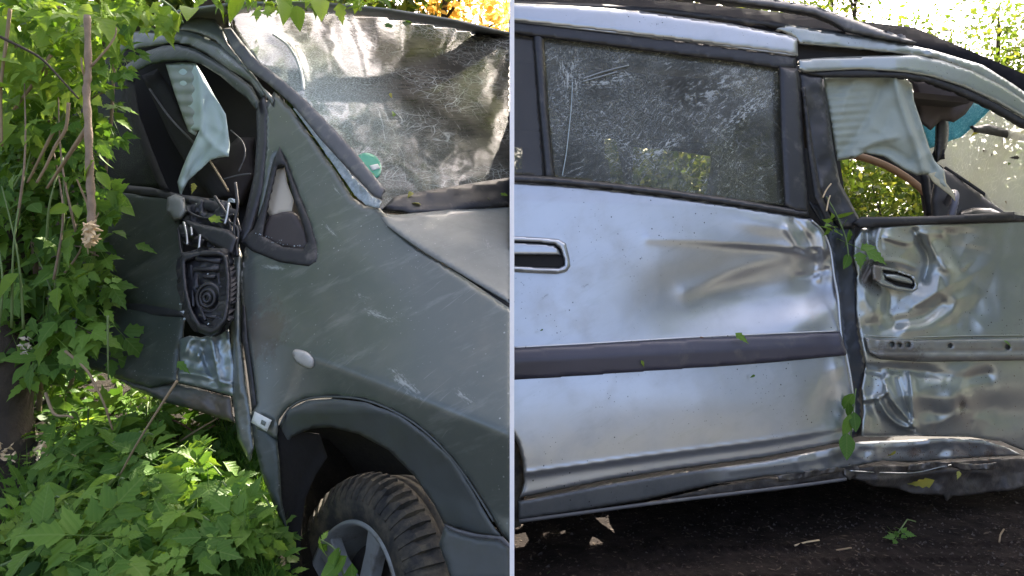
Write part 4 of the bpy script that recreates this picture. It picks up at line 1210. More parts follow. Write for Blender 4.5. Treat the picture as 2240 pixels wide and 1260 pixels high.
tube('skirt_edge', path3([(x, y, r_(x, y) + 0.0) for x, y in ((1860, 1030), (1930, 1034), (2000, 1034), (2056, 1022), (2085, 1016))]), 0.002, M['metal'], RC, sides=6)
# wheel house sliver and underside
sheet('wheel_house', [(1116, 900), (1130, 950), (1146, 1010), (1150, 1060), (1140, 1150), (1116, 1160)], add(RSIDE, const(0.03)), M['tyre'], RC, step=8, thick=0.02)
# underside and cabin, closing the body
def slab(name, pts, mat, parent, thick=0.02):
    me = mesh(name, pts, [tuple(range(len(pts)))], False)
    o = link(name, me, mat, parent)
    md = o.modifiers.new('t', 'SOLIDIFY')
    md.thickness = thick
    return o
AX, LT = Vector((0.970, 0.242, 0)), Vector((-0.242, 0.970, 0))
O0 = Vector((0.006, 1.7, 0))
def carp(s, t, z):
    return O0 + AX * s + LT * t + Vector((0, 0, z))
def carx(s, t, z):           # keeps clear of the panel at x = 0
    p = carp(s, t, z)
    p.x = max(p.x, 0.006)
    return p
def floor_spot(px, py):      # where the sun that reaches this ground point crosses the floor pan
    g_ = at(px, py, EYE * F / (py - 630))
    g_.z = 0
    return g_ + SUNV * (0.165 / SUNV.z)


fl_ring = [carx(0, .06, .165), carx(2.6, .06, .165), carx(2.6, 1.5, .165), carx(0, 1.5, .165)]
fl_holes = [[(1126, 1142), (1140, 1145), (1144, 1152), (1132, 1158), (1124, 1156)], [(1124, 1168), (1150, 1163), (1157, 1182), (1146, 1198), (1128, 1200), (1122, 1185)], [(1188, 1166), (1206, 1161), (1209, 1172), (1198, 1181), (1190, 1176)],
            [(1223, 1164), (1236, 1158), (1237, 1166), (1226, 1170)], [(1302, 1126), (1326, 1121), (1334, 1145), (1344, 1170), (1320, 1150), (1304, 1136)], [(1296, 1176), (1306, 1182), (1318, 1193), (1312, 1202), (1291, 1208), (1289, 1190)]]  # unseen holes added so sunlight falls as flecks on the ground
v2, ed = [], []
for r in [[(p.x, p.y) for p in fl_ring]] + [[tuple(floor_spot(*p))[:2] for p in h] for h in fl_holes]:
    o = len(v2)
    v2 += [Vector(p) for p in r]
    ed += [(o + k, o + (k + 1) % len(r)) for k in range(len(r))]
Vv, _e, Ff, *_ = delaunay_2d_cdt(v2, ed, [], 1, 1e-5)
hp = [[tuple(floor_spot(*p))[:2] for p in h] for h in fl_holes]
Ff = [f for f in Ff if not any(inside(np.array([sum(Vv[i][0] for i in f) / 3]), np.array([sum(Vv[i][1] for i in f) / 3]), h)[0] for h in hp)]
link('floor_pan', mesh('floor_pan', [(p[0], p[1], 0.165) for p in Vv], Ff, False), M['dull'], RC, label='floor pan with holes added to shape the sun flecks below')
FAR = lambda x, y: 3.05 / (1 - 0.2493 * (x - 1120) / F) 
far_holes = [[(1322, 300), (1352, 302), (1372, 400), (1372, 450), (1290, 450), (1290, 396), (1326, 392)], [(1386, 318), (1500, 330), (1560, 340), (1570, 450), (1380, 450)], [(1600, 384), (1655, 394), (1662, 450), (1606, 450)], [(1120, 318), (1146, 322), (1146, 384), (1120, 380)],
             [(1836, 340), (1880, 340), (1930, 358), (1985, 388), (2022, 420), (2032, 476), (1880, 476), (1850, 440)]]  # hidden parts of the openings widened so sun reaches the floor holes
fs_ = sheet('far_side', [(1116, 40), (1500, 100), (1900, 170), (2080, 330), (2100, 480), (2100, 900), (1116, 900)], FAR, M['dull'], RC, step=20, thick=0.03, holes=far_holes, label='far side of the cabin with window openings widened to let the sun through')
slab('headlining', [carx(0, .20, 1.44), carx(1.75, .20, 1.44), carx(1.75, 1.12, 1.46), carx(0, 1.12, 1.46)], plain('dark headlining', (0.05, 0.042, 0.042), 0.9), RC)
tube('far_window_edge', path3([(1868, 340, 3.45), (1900, 348, 3.47), (1945, 366, 3.5), (1990, 393, 3.55), (2026, 424, 3.58)]), 0.020, M['tan'], RC, sides=6)
sheet('far_post', [(2010, 372), (2032, 378), (2046, 472), (2026, 474)], const(3.2), M['dull'], RC, step=8, thick=0.03, puff=(0.02, 8))
def seat(name, pts, dep):
    return sheet(name, pts, const(dep), plain('dark seat cloth', (0.02, 0.02, 0.022), 0.9, var=0.2), RC, step=12, thick=0.05, puff=(0.08, 40))
seat('seat_back', [(1240, 420), (1280, 360), (1310, 338), (1330, 350), (1340, 420), (1335, 470), (1240, 470)], 2.4)
seat('seat_back', [(1545, 420), (1560, 330), (1600, 250), (1680, 240), (1720, 300), (1740, 480), (1545, 470)], 2.35)
# windscreen from inside
WSR = flat((2240, 250, 2.25), (2240, 462, 2.05), (2040, 345, 3.1))
pale = cracked_glass('bright crazed windscreen', (0.45, (0.97, 0.98, 0.94)), (0.72, 0.73, 0.66), (0.85, 0.87, 0.80), 34, 0.05, 0.6, trans=0.8, rough=0.2, crack_gate=(0.3, 0.7))
wr = sheet('windscreen', [(2020, 265), (2090, 205), (2130, 182), (2200, 214), (2260, 262), (2420, 390), (2420, 500), (2200, 466), (2110, 402), (2042, 350), (2026, 310)], WSR, pale, RC, step=10, thick=0.006)
blue = cracked_glass('blue crazed sun band', (0.25, (0.25, 0.62, 0.75)), (0.16, 0.46, 0.58), (0.55, 0.78, 0.82), 60, 0.10, 0.7, trans=0.75, rough=0.2, crack_gate=(0.2, 0.6))
sheet('sun_band', [(2014, 258), (2060, 222), (2110, 190), (2150, 186), (2192, 210), (2150, 254), (2104, 298), (2034, 324), (2026, 300)], add(WSR, const(-0.012)), blue, wr, step=8, thick=0.003)
sheet('visor', [(1990, 172), (2080, 176), (2134, 194), (2136, 216), (2112, 250), (2086, 268), (2060, 262), (2036, 285), (2012, 268), (2004, 220)], add(RSIDE, const(0.26)), plain('grey brown visor cloth', (0.085, 0.07, 0.072), 0.9, var=0.15), RC, step=8, thick=0.015, puff=(0.02, 14))
mir = sheet('cabin_mirror', [(2050, 244), (2062, 240), (2074, 262), (2075, 300), (2068, 330), (2056, 350), (2047, 352), (2046, 300)], add(RSIDE, const(0.30)), M['black'], RC, step=5, thick=0.03, puff=(0.03, 12), smooth=True)
wip = sheet('wiper', [(2127, 274), (2136, 276), (2162, 271), (2244, 296), (2420, 346), (2420, 362), (2244, 310), (2160, 294), (2129, 289)], add(RSIDE, const(0.16)), M['black'], RC, step=6, thick=0.012, puff=(0.01, 6))
sheet('dashboard', [(2064, 368), (2096, 388), (2150, 424), (2200, 458), (2260, 470), (2260, 500), (2040, 500), (2036, 440), (2042, 394)], add(RSIDE, const(0.34)), plain('grey dashboard', (0.075, 0.072, 0.075), 0.7, var=0.15), RC, step=9, thick=0.03, puff=(0.03, 14))
sheet('instrument_hood', [(2085, 484), (2100, 462), (2130, 454), (2170, 456), (2200, 470), (2200, 490), (2085, 492)], add(RSIDE, const(0.26)), M['black'], RC, step=6, thick=0.04, puff=(0.04, 16))
tube('screen_edge', path3([(2066, 366, 2.45), (2110, 395, 2.42), (2160, 430, 2.38), (2200, 462, 2.35)]), 0.006, M['rubber'], RC)
swc = at(2072, 468, r_(2072, 468) + 0.24)
pts = [swc + Vector((0.30 * math.cos(t) * 0.16 + 0.02 * math.sin(t), 0.10 * math.cos(t), 0.075 * math.sin(t))) for t in [2 * math.pi * k / 40 for k in range(40)]]
tube('steering_wheel', pts, 0.012, plain('grey steering wheel', (0.14, 0.14, 0.17), 0.5), RC, sides=8, closed=True)
# near-side curtain airbag
cab = [(1800, 170), (1860, 164), (1951, 163), (1981, 172), (1995, 183), (2000, 222), (2017, 271), (2030, 316), (2045, 352), (2066, 373), (2070, 400), (2088, 424), (2074, 418), (2042, 394), (2030, 382), (2005, 384), (1975, 370), (1933, 343), (1891, 334), (1870, 346), (1832, 352), (1820, 289), (1810, 235)]
cabf = plain('grey green airbag cloth', (0.31, 0.345, 0.30), 0.95, var=0.12, scale=10, bmp=0.25)
sheet('curtain_airbag', cab, add(RSIDE, const(0.055), ridge([(1930, 170), (1910, 230), (1870, 300), (1835, 340)], 14, 0.022), ridge([(1958, 170), (1975, 240), (2005, 320), (2020, 372)], 12, -0.036), ridge([(1985, 200), (2010, 290), (2040, 370)], 8, 0.022),
      ridge([(1870, 175), (1850, 220), (1840, 300)], 14, -0.014), ridge([(1870, 340), (1910, 312), (1960, 300)], 9, -0.018), ridge([(1880, 330), (1940, 325), (1990, 350)], 9, 0.020), lambda x, y: 0.0034 * np.sin(y / 2.6 + 0.03 * x) * np.clip((1920 - x) / 50, 0, 1), foil(1790, 2100, 150, 440, 30, 0.012, 77, None, 4)),
      cabf, RC, step=5, thick=0.002, puff=(0.012, 8), label='grey green curtain airbag hanging in the open window')
sheet('airbag_tether', [(2030, 380), (2046, 376), (2064, 378), (2070, 400), (2088, 424), (2090, 440), (2082, 430), (2060, 412), (2042, 398)], add(RSIDE, const(0.045)), plain('yellowed cloth', (0.42, 0.38, 0.25), 0.9), RC, step=5, thick=0.002)

# ================================================================== LEAVES
def leaflet_data(L, W, lobes=1, fold=0.25, curl=0.25):
    """one pointed, coarsely toothed leaflet along +Y, face +Z"""
    prof = [(0.0, 0.02), (0.13, 0.50), (0.30, 1.0), (0.37, 0.66), (0.52, 0.84), (0.60, 0.46), (0.72, 0.46), (0.80, 0.20), (1.0, 0.0)] if lobes else \
           [(0.0, 0.02), (0.15, 0.60), (0.35, 1.0), (0.55, 0.92), (0.75, 0.60), (0.9, 0.25), (1.0, 0.0)]
    V, Fc = [], []
    for t, w in prof:
        z0 = -curl * L * t * t
        V += [(0, t * L, z0), (-w * W / 2, t * L * 1.0 + (0.02 * L), z0 + fold * w * W / 2), (w * W / 2, t * L + 0.02 * L, z0 + fold * w * W / 2)]
    for i in range(len(prof) - 1):
        q = i * 3
        Fc += [(q, q + 3, q + 4, q + 1), (q, q + 2, q + 5, q + 3)]
    return V, Fc


def compound_data(n, L):
    V, Fc = [], []
    spots = [(0, 0.55, 0, 1.0)]
    for k in range((n - 1) // 2):
        yb = 0.42 - 0.28 * k
        spots += [(-0.02, yb, 1.05, 0.85), (0.02, yb, -1.05, 0.85)]
    for (x, y, an, s) in spots:
        v, f = leaflet_data(0.62 * s, 0.42 * s, 1, random.uniform(.1, .4), random.uniform(.05, .35))
        o = len(V)
        c, sn = math.cos(an), math.sin(an)
        for (a_, b_, z) in v:
            V.append(((x + a_ * c - b_ * sn) * L, (y + a_ * sn + b_ * c) * L, (z - 0.1 * abs(an)) * L))
        Fc += [tuple(o + i for i in q) for q in f]
    tv, tf = tube_data([(0, -0.25 * L, 0.0), (0, 0.2 * L, 0), (0, 0.56 * L, -0.005)], 0.008 * L, 4)
    o = len(V)
    V += [tuple(p) for p in tv]
    Fc += [tuple(o + i for i in q) for q in tf]
    return V, Fc


LEAF = {}
for kind, mt in (('a', 'leaf'), ('l', 'leaf_lite')):
    L_ = []
    for k in range(6):
        V, Fc = leaflet_data(1, random.uniform(.46, .62), k % 3 > 0, random.uniform(.1, .45), random.uniform(0, .4)) if k < 3 else compound_data(3 if k < 5 else 5, 1)
        me = mesh('leaf', V, Fc)
        me.materials.append(M[mt])
        L_.append((me, V, Fc))
    LEAF[kind] = L_
me_mass = {}


def leaf_matrix(p, size, facing, droop=1.0):
    n = (facing + Vector((random.gauss(0, .45), random.gauss(0, .45), random.gauss(0, .45)))).normalized()
    tip = Vector((random.gauss(0, .8), random.gauss(0, .5), -droop + random.gauss(0, .5)))
    tip = (tip - n * tip.dot(n))
    if tip.length < 1e-3:
        tip = Vector((1, 0, 0)) - n * n.x
    tip.normalize()
    xx = tip.cross(n)
    return Matrix((( xx.x * size, tip.x * size, n.x * size, p.x), (xx.y * size, tip.y * size, n.y * size, p.y), (xx.z * size, tip.z * size, n.z * size, p.z), (0, 0, 0, 1)))


def put_leaf(parent, kind, mtx, which=None):
    me = LEAF[kind][which if which is not None else random.randrange(6)][0]
    o = bpy.data.objects.new('leaf', me)
    COL.objects.link(o)
    o.parent = parent
    off = parent.location.copy()
    if parent.parent:
        off += parent.parent.location
    o.matrix_basis = Matrix.Translation(-off) @ mtx
    return o


def mass(name, parent, mats, kind, mat):
    """many leaves joined, for the ones too many or too small to pick out"""
    V, Fc, o = [], [], 0
    arr = []
    for m in mats:
        me, v, f = LEAF[kind][random.choice((0, 1, 2, 0, 1, 3))]
        va = np.array(v)
        R = np.array(m)
        arr.append(va @ R[:3, :3].T + R[:3, 3])
        Fc += [tuple(o + i for i in q) for q in f]
        o += len(v)
    ob = link(name, mesh(name, np.concatenate(arr), Fc), M[mat], parent)
    ob['kind'] = 'stuff'
    return ob


def rand_in(poly):
    xs, ys = [p[0] for p in poly], [p[1] for p in poly]
    while True:
        x, y = random.uniform(min(xs), max(xs)), random.uniform(min(ys), max(ys))
        if inside(np.array([x]), np.array([y]), poly)[0]:
            return x, y


CAMF = Vector((0.1, -0.75, 0.65))


def leafy(parent, poly, d0, d1, n_obj, n_mass, size, kind='a', matm='leaf_mass', facing=CAMF, droop=1.0, bankcheck=True):
    def spot(near):
        x, y = rand_in(poly)
        d = random.uniform(d0, d0 + (d1 - d0) * 0.45) if near else random.uniform(d0 + (d1 - d0) * 0.2, d1)
        return at(x, y, d)
    for _ in range(n_obj):
        put_leaf(parent, kind, leaf_matrix(spot(True), random.uniform(*size) * random.choice((.75, 1, 1, 1.25, 1.5)), facing, droop))
    if n_mass:
        mass('foliage', parent, [leaf_matrix(spot(False), random.uniform(*size) * 0.95, facing, droop) for _ in range(n_mass)], kind, matm)


# ---- shrub over the dark car's flank
BU = thing('shrub', 'tall leafy shrub leaning over the rear of the dark car', 'shrub', tuple(at(60, 1150, 2.2)))
for pts, r in ((((60, 1150, 2.2), (90, 800, 2.1), (70, 400, 2.0), (120, 60, 2.0), (140, -60, 2.0)), .010), (((50, 1140, 2.2), (20, 700, 2.1), (40, 300, 2.0), (30, -40, 2.0)), .009), (((70, 1150, 2.2), (160, 820, 2.15), (210, 520, 2.05), (240, 300, 2.0), (250, 130, 2.0)), .008),
               (((80, 620, 2.05), (150, 540, 1.95), (215, 560, 1.9)), .004), (((60, 500, 2.05), (140, 420, 1.95), (200, 440, 1.9)), .004), (((50, 300, 2.0), (150, 240, 1.95), (230, 200, 1.9)), .004), (((90, 800, 2.1), (150, 720, 2.0), (200, 730, 1.95)), .004)):
    q = path3(pts)
    tube('stem', q, [r * (1 - 0.5 * i / len(q)) for i in range(len(q))], M['bark'], BU, sides=6)
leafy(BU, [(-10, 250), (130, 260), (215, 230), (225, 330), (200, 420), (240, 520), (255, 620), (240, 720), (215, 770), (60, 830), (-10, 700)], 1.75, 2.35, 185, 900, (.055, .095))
leafy(BU, [(150, 120), (230, 110), (262, 230), (255, 300), (215, 320), (160, 260)], 1.8, 2.1, 22, 60, (.05, .08))
leafy(BU, [(-10, -20), (260, -20), (250, 60), (190, 120), (215, 150), (140, 210), (110, 260), (-10, 290)], 1.7, 2.3, 130, 360, (.055, .09), kind='l', matm='sunlit_mass')
leafy(BU, [(190, 400), (275, 410), (270, 450), (220, 470)], 1.78, 1.95, 16, 0, (.05, .075))
for k in range(13):
    x0, y0 = random.uniform(-10, 200), random.uniform(480, 820)
    x1, y1 = x0 + random.uniform(-60, 90), y0 - random.uniform(140, 420)
    dd = random.uniform(1.72, 1.95)
    q = path3([(x0, y0, dd), ((x0 + x1) / 2 + random.uniform(-22, 22), (y0 + y1) / 2, dd - .03), (x1, y1, dd + random.uniform(-.05, .08))])
    tube('stem', q, [.0032 * (1.2 - .8 * i / len(q)) for i in range(len(q))], M[random.choice(('twig', 'stalk', 'bark'))], BU, sides=5)
leafy(BU, [(225, 40), (285, 50), (290, 110), (262, 160), (225, 170)], 1.8, 2.0, 20, 0, (.045, .07))
for k in range(30):
    x, y = rand_in([(-10, 100), (215, 200), (235, 700), (-10, 800)])
    put_leaf(BU, 'l', leaf_matrix(at(x, y, random.uniform(1.7, 1.9)), random.uniform(.04, .08), CAMF), random.choice((0, 1, 2)))
# leaves hanging from the branch over the roof
OB = thing('overhanging_branch', 'sunlit yellow green branch hanging over the dark car roof', 'branch', tuple(at(330, -120, 2.0)))
for pts in (((330, -120, 2.0), (340, -20, 2.0), (380, 20, 1.98), (400, 50, 1.96)), ((340, -20, 2.0), (280, 0, 2.0), (230, 40, 1.98)), ((340, -60, 2.0), (500, -20, 2.1), (640, 5, 2.2), (760, -5, 2.3))):
    tube('stem', path3(pts), 0.004, M['stalk'], OB, sides=5)
leafy(OB, [(220, -15), (420, -15), (400, 35), (330, 55), (240, 60)], 1.85, 2.1, 34, 0, (.045, .075), kind='l')
leafy(OB, [(420, -20), (880, -20), (820, 8), (560, 14), (460, 16)], 2.1, 2.5, 40, 60, (.04, .065), kind='l', matm='sunlit_mass')
for (x, y) in ((372, 40), (362, 30), (392, 46), (345, 38), (420, 32), (536, 8), (700, 12), (610, 8)):
    put_leaf(OB, 'l', leaf_matrix(at(x, y - 14, 1.9), .085, CAMF, 2.0), 0)

# ---- broken stick hanging in front
ST = thing('broken_branch', 'bare broken branch hanging beside the torn door with a pale splintered end', 'branch', tuple(at(197, 505, 1.55)))
q = path3([(191, 34, 1.56), (193, 150, 1.56), (189, 200, 1.56), (193, 280, 1.55), (197, 380, 1.55), (200, 450, 1.55), (201, 495, 1.55)], 8)
tube('bark', q, [0.0075 + 0.0025 * i / len(q) + 0.001 * math.sin(i * 1.3) for i in range(len(q))], M['bark'], ST, sides=9)
for k in range(38):
    an, up_ = random.uniform(0, 6.28), random.uniform(-1, 1)
    c = at(195 + math.cos(an) * random.uniform(0, 14), 512 + up_ * 20, 1.55 + math.sin(an) * 0.014 - 0.004)
    ax = Vector((math.cos(an) * .6, math.sin(an) * .6, random.uniform(-1, 1))).normalized()
    V, Fc = tube_data([c - ax * 0.014, c, c + ax * random.uniform(.008, .02)], [0.005, 0.006, 0.001], 4)
    link('splinter', mesh('splinter', V, Fc, False), M['split'], ST)
for pts, r in ((((190, 280, 1.56), (150, 340, 1.58), (103, 412, 1.62)), .0055), (((200, 145, 1.56), (235, 105, 1.57), (252, 78, 1.58), (254, 60, 1.58)), .003), (((186, 170, 1.56), (180, 150, 1.55), (178, 126, 1.55)), .003), (((203, 490, 1.55), (214, 470, 1.55), (216, 465, 1.55)), .002), (((196, 455, 1.55), (180, 420, 1.54), (168, 392, 1.53)), .003),
               (((192, 530, 1.55), (192, 545, 1.55), (193, 556, 1.55)), .0018)):
    q = path3(pts)
    tube('twig', q, [r * (1.1 - 0.6 * i / len(q)) for i in range(len(q))], M['twig'], ST, sides=6)
put_leaf(ST, 'l', leaf_matrix(at(206, 350, 1.54), .06, CAMF), 0)
put_leaf(ST, 'l', leaf_matrix(at(210, 375, 1.54), .05, CAMF), 0)

TW = (('thin dark twig with green tip crossing the upper left leaves', [(-5, 78, 1.6), (40, 100, 1.6), (90, 128, 1.6), (135, 175, 1.6), (172, 216, 1.6)], .0035, 'darkbark'),
      ('pale upright stem at the far left among leaves', [(22, 20, 1.7), (14, 90, 1.7), (2, 190, 1.7), (4, 320, 1.7)], .0045, 'twig'),
      ('pale slanting stick behind the thin dark twig', [(112, 120, 1.75), (75, 180, 1.75), (30, 240, 1.75)], .005, 'twig'),
      ('curved brown twig left of the broken branch', [(150, 225, 1.62), (144, 280, 1.62), (122, 318, 1.62), (100, 365, 1.62), (80, 400, 1.62)], .004, 'twig'),
      ('cracked stem with pale frayed top in the undergrowth', [(143, 768, 1.75), (188, 808, 1.72), (212, 850, 1.7), (230, 890, 1.7), (246, 940, 1.72)], .0036, 'twig'),
      ('long thin brown stem slanting from the sill to the leaves', [(388, 832, 1.62), (350, 890, 1.6), (300, 970, 1.6), (262, 1040, 1.62)], .0032, 'twig'),
      ('thin grey grass stem standing before the dark door', [(236, 690, 1.7), (236, 760, 1.7), (237, 830, 1.72)], .0028, 'stalk'),
      ('long pale vine along the lower left ground', [(-10, 1243, 1.45), (60, 1212, 1.47), (130, 1170, 1.5), (195, 1110, 1.56), (260, 1035, 1.62)], .004, 'stalk'),
      ('brown stalk hanging over the soil at lower left', [(100, 860, 1.75), (118, 905, 1.7), (150, 910, 1.7), (160, 915, 1.7)], .004, 'twig'),
      ('bent reddish twig under the dark car sill', [(320, 925, 1.95), (380, 920, 1.95), (430, 945, 1.95), (470, 930, 1.95)], .003, 'rust'),
      ('forked dry twig under the dark car sill', [(395, 965, 1.9), (425, 945, 1.9), (450, 930, 1.9), (476, 915, 1.92)], .003, 'twig'),
      ('straight grey stem through the middle of the shrub', [(118, 285, 1.72), (95, 330, 1.72), (60, 400, 1.74)], .004, 'twig'),
      ('long slanting stem low in the shrub', [(150, 230, 1.8), (110, 300, 1.8), (60, 360, 1.8), (30, 410, 1.8)], .004, 'stalk'))
for lb, pts, r, mt in TW:
    q = path3(pts)
    o = tube('twig', q, [r * (1.1 - 0.4 * i / len(q)) for i in range(len(q))], M[mt], None, sides=6)
    tag(o, lb, 'twig', 'loose twigs and stems about the dark car')

# tree trunk at the very left edge
TK = thing('old_tree', 'dark rough tree trunk at the lower left edge behind leaves', 'tree', tuple(at(-10, 1260, 2.0)))
q = path3([(-20, 1290, 1.95), (0, 1100, 1.97), (8, 900, 2.0), (10, 700, 2.02), (-10, 500, 2.05)])
V, Fc = tube_data(q, [0.085 + 0.012 * math.sin(i * 0.9) for i in range(len(q))], 18)
V = [v + Vector((random.gauss(0, .003), random.gauss(0, .003), 0)) for v in V]
link('trunk', mesh('trunk', V, Fc), M['darkbark'], TK)
for (x, y, r) in ((58, 760, 20), (14, 990, 22), (90, 985, 20)):
    fl = thing('dried_flower', ('cream dried flower head beside the tree trunk' if y < 800 else 'pale torn wood scrap at the left edge' if x < 50 else 'pale torn wood scrap on the soil below the trunk'), 'flower' if y < 800 else 'wood scrap', tuple(at(x, y, 1.72)))
    for k in range(16):
        c = at(x + random.uniform(-r, r) * .8, y + random.uniform(-r, r), 1.72 + random.uniform(-.02, .02))
        V = [c + Vector((random.uniform(-1, 1), random.uniform(-1, 1), random.uniform(-1, 1))).normalized() * random.uniform(.004, .010) for _ in range(5)]
        bmx = bmesh.new()
        for v in V:
            bmx.verts.new(v)
        bmesh.ops.convex_hull(bmx, input=bmx.verts)
        me = bpy.data.meshes.new('flake')
        bmx.to_mesh(me)
        bmx.free()
        link('petal' if y < 800 else 'flake', me, M['split'] if y > 800 else M['cream'], fl)

# ---- seedlings and undergrowth on the bank
def bank_at(px, py):
    k, m = (px - 1120) / F, (630 - py) / F
    d = (EYE + 0.465) / (0.36 - m)
    return at(px, py, d)


SE = ((110, 820, 48, 46, 'broad leaved seedling against the tree trunk at mid left'), (190, 960, 90, 70, 'leafy seedling under the cracked pale stem'), (300, 1010, 90, 64, 'spreading seedling in front of the dark sill'),
      (420, 1040, 90, 64, 'dark leaved seedling below the dark car sill'), (250, 1120, 110, 66, 'low seedling in the middle of the lower left greenery'), (380, 1170, 100, 60, 'large pointed leaf seedling at the bottom near the grass'),
      (470, 1120, 80, 60, 'seedling growing against the wing corner'), (90, 1140, 80, 44, 'seedling on the soil at the lower left corner'), (210, 1215, 60, 26, 'pale star leaved seedling at the bottom edge'), (545, 1130, 60, 36, 'bright seedling beside the front tyre'),
      (330, 900, 60, 40, 'seedling tucked under the rear of the sill'))
for (cx, cy, r, n, lb) in SE:
    b = bank_at(cx, min(1250, cy + r * 0.5))
    t = thing('seedling', lb, 'seedling', tuple(b), 'seedlings covering the bank by the dark car')
    for k in range(5):
        an = random.uniform(0, 6.28)
        e_ = at(cx + math.cos(an) * r * .8, cy + math.sin(an) * r * .5 - 20, b.y - 0.10)
        mid = (b + e_) / 2 + Vector((0, 0, .06))
        tube('stem', [Vector(p) for p in curve([tuple(b), tuple(mid), tuple(e_)], False, 5)], 0.0025, M['stalk'], t, sides=5)
    for k in range(n):
        an, rr = random.uniform(0, 6.28), math.sqrt(random.random()) * r
        x, y = cx + math.cos(an) * rr * 1.15, cy + math.sin(an) * rr * 0.85
        g_ = bank_at(x, min(1400, y + 25))
        p = at(x, y, max(1.1, g_.y - random.uniform(0.03, 0.22)))
        put_leaf(t, 'l' if random.random() < 0.10 else 'a', leaf_matrix(p, random.uniform(.055, .10) * random.choice((.7, 1, 1, 1.2, 1.5)), Vector((0.1, -.6, .8)), .5), random.choice((0, 1, 2, 3, 4, 5, 3, 5)))
UG = []
for _ in range(1300):
    x, y = random.uniform(-30, 640), random.uniform(800, 1330)
    if x > 500 and y < 940:
        continue
    if x < 70 and y < 1150 and random.random() < .8:
        continue
    b = bank_at(x, y)
    UG.append(leaf_matrix(b + Vector((0, -.01, random.uniform(.0, .07))), random.uniform(.04, .08), Vector((0.1, -.5, .9)), .4))
for _ in range(1500):
    p = Vector((random.uniform(-5.5, -1.2), random.uniform(1.0, 5.5), 0))
    if p.x > -.86 * p.y:
        continue
    p.z = .36 * p.y - .465 + random.uniform(.02, .12)
    UG.append(leaf_matrix(p, random.uniform(.09, .16), Vector((0.1, -.5, .9)), .4))
ug = mass('undergrowth', None, UG, 'a', 'leaf_mass')
ug['label'] = 'dark low leaves carpeting the bank under the dark car'
# grass
V, Fc = [], []
for _ in range(5200):
    x, y = random.gauss(560, 70), random.uniform(930, 1340)
    if _ % 4 == 0:
        x = random.uniform(-20, 640)
        y = random.uniform(1040, 1330)
    if x > 606:
        continue
    b = bank_at(x, y)
    h = random.uniform(.03, .10)
    an = random.uniform(0, 6.28)
    w = Vector((math.cos(an), math.sin(an), 0)) * random.uniform(.0012, .0026)
    ln = Vector((random.gauss(0, .03), random.gauss(0, .03), 0))
    o = len(V)
    V += [b - w, b + w, b + ln * .4 + Vector((0, 0, h * .6)) + w * .7, b + ln * .4 + Vector((0, 0, h * .6)) - w * .7, b + ln + Vector((0, 0, h))]
    Fc += [(o, o + 1, o + 2, o + 3), (o + 3, o + 2, o + 4)]
gr = link('grass', mesh('grass', V, Fc, False), M['grassm'])
tag(gr, 'short bright grass beside the front tyre of the dark car', None, None, 'stuff')
# sprig lying over the wheel
SP = thing('sprig', 'green sprig of leaves caught across the wheel rim', 'sprig', tuple(at(740, 1230, 1.36)))
tube('stem', path3([(700, 1180, 1.37), (735, 1205, 1.36), (752, 1262, 1.36)]), .002, M['stalk'], SP, sides=5)
for (x, y, s) in ((700, 1172, .045), (716, 1190, .05), (735, 1200, .06), (760, 1215, .075), (770, 1230, .07), (728, 1240, .07), (712, 1255, .06), (704, 1182, .03)):
    put_leaf(SP, 'a', leaf_matrix(at(x, y, 1.36 - .01 * random.random()), s, Vector((-.3, -.8, .5)), .7), random.choice((0, 1, 2)))
# leaves lying on the windscreen, bonnet and doors
def lone(px, py, d, size, lb, mt='dead_leaf', facing=CAMF, which=1, group=None, up=0.6):
    me = LEAF['a'][which][0].copy()
    me.materials.clear()
    me.materials.append(M[mt])
    o = bpy.data.objects.new('fallen_leaf', me)
    COL.objects.link(o)
    o.matrix_world = leaf_matrix(at(px, py, d), size, facing, up)
    tag(o, lb, 'leaf', group)
    return o
wsn = Vector((.25, -.64, .73))
W_ = lambda x, y: float(WS(x, y)) - 0.02
for (x, y, s, lb, mt) in ((858, 242, .045, 'yellow green leaf in the middle of the crazed windscreen', 'leaf_lite'), (853, 203, .025, 'small yellow leaf above the middle of the windscreen', 'dead_leaf'), (902, 420, .035, 'narrow yellow leaf at the foot of the windscreen', 'dead_leaf'),
                          (922, 448, .035, 'curled yellow leaf on the scuttle', 'dead_leaf'), (1066, 432, .04, 'pale green leaf on the scuttle near the bonnet', 'leaf_lite'), (1112, 428, .04, 'green leaf on the scuttle beside the white panel', 'leaf_lite'), (850, 50, .08, 'green leaf drooping over the windscreen top', 'leaf'), (880, 44, .06, 'smaller green leaf at the windscreen top', 'leaf'), (800, 378, .03, 'small olive leaf by the green sticker', 'leaf')):
    lone(x, y, W_(x, y), s, lb, mt, wsn)
L_ = lambda x, y: d_(x, y) - 0.06
for (x, y, s, lb, mt) in ((455, 478, .06, 'yellow green leaf wedged over the broken mirror', 'leaf_lite'), (295, 535, .07, 'narrow leaf stuck on the dark side door', 'leaf'), (425, 400, .04, 'yellow leaf blade hanging below the blue airbag', 'dead_leaf'), (388, 790, .05, 'small olive leaf against the torn silver skin', 'leaf')):
    lone(x, y, L_(x, y), s, lb, mt)
R_ = lambda x, y: r_(x, y) - 0.03
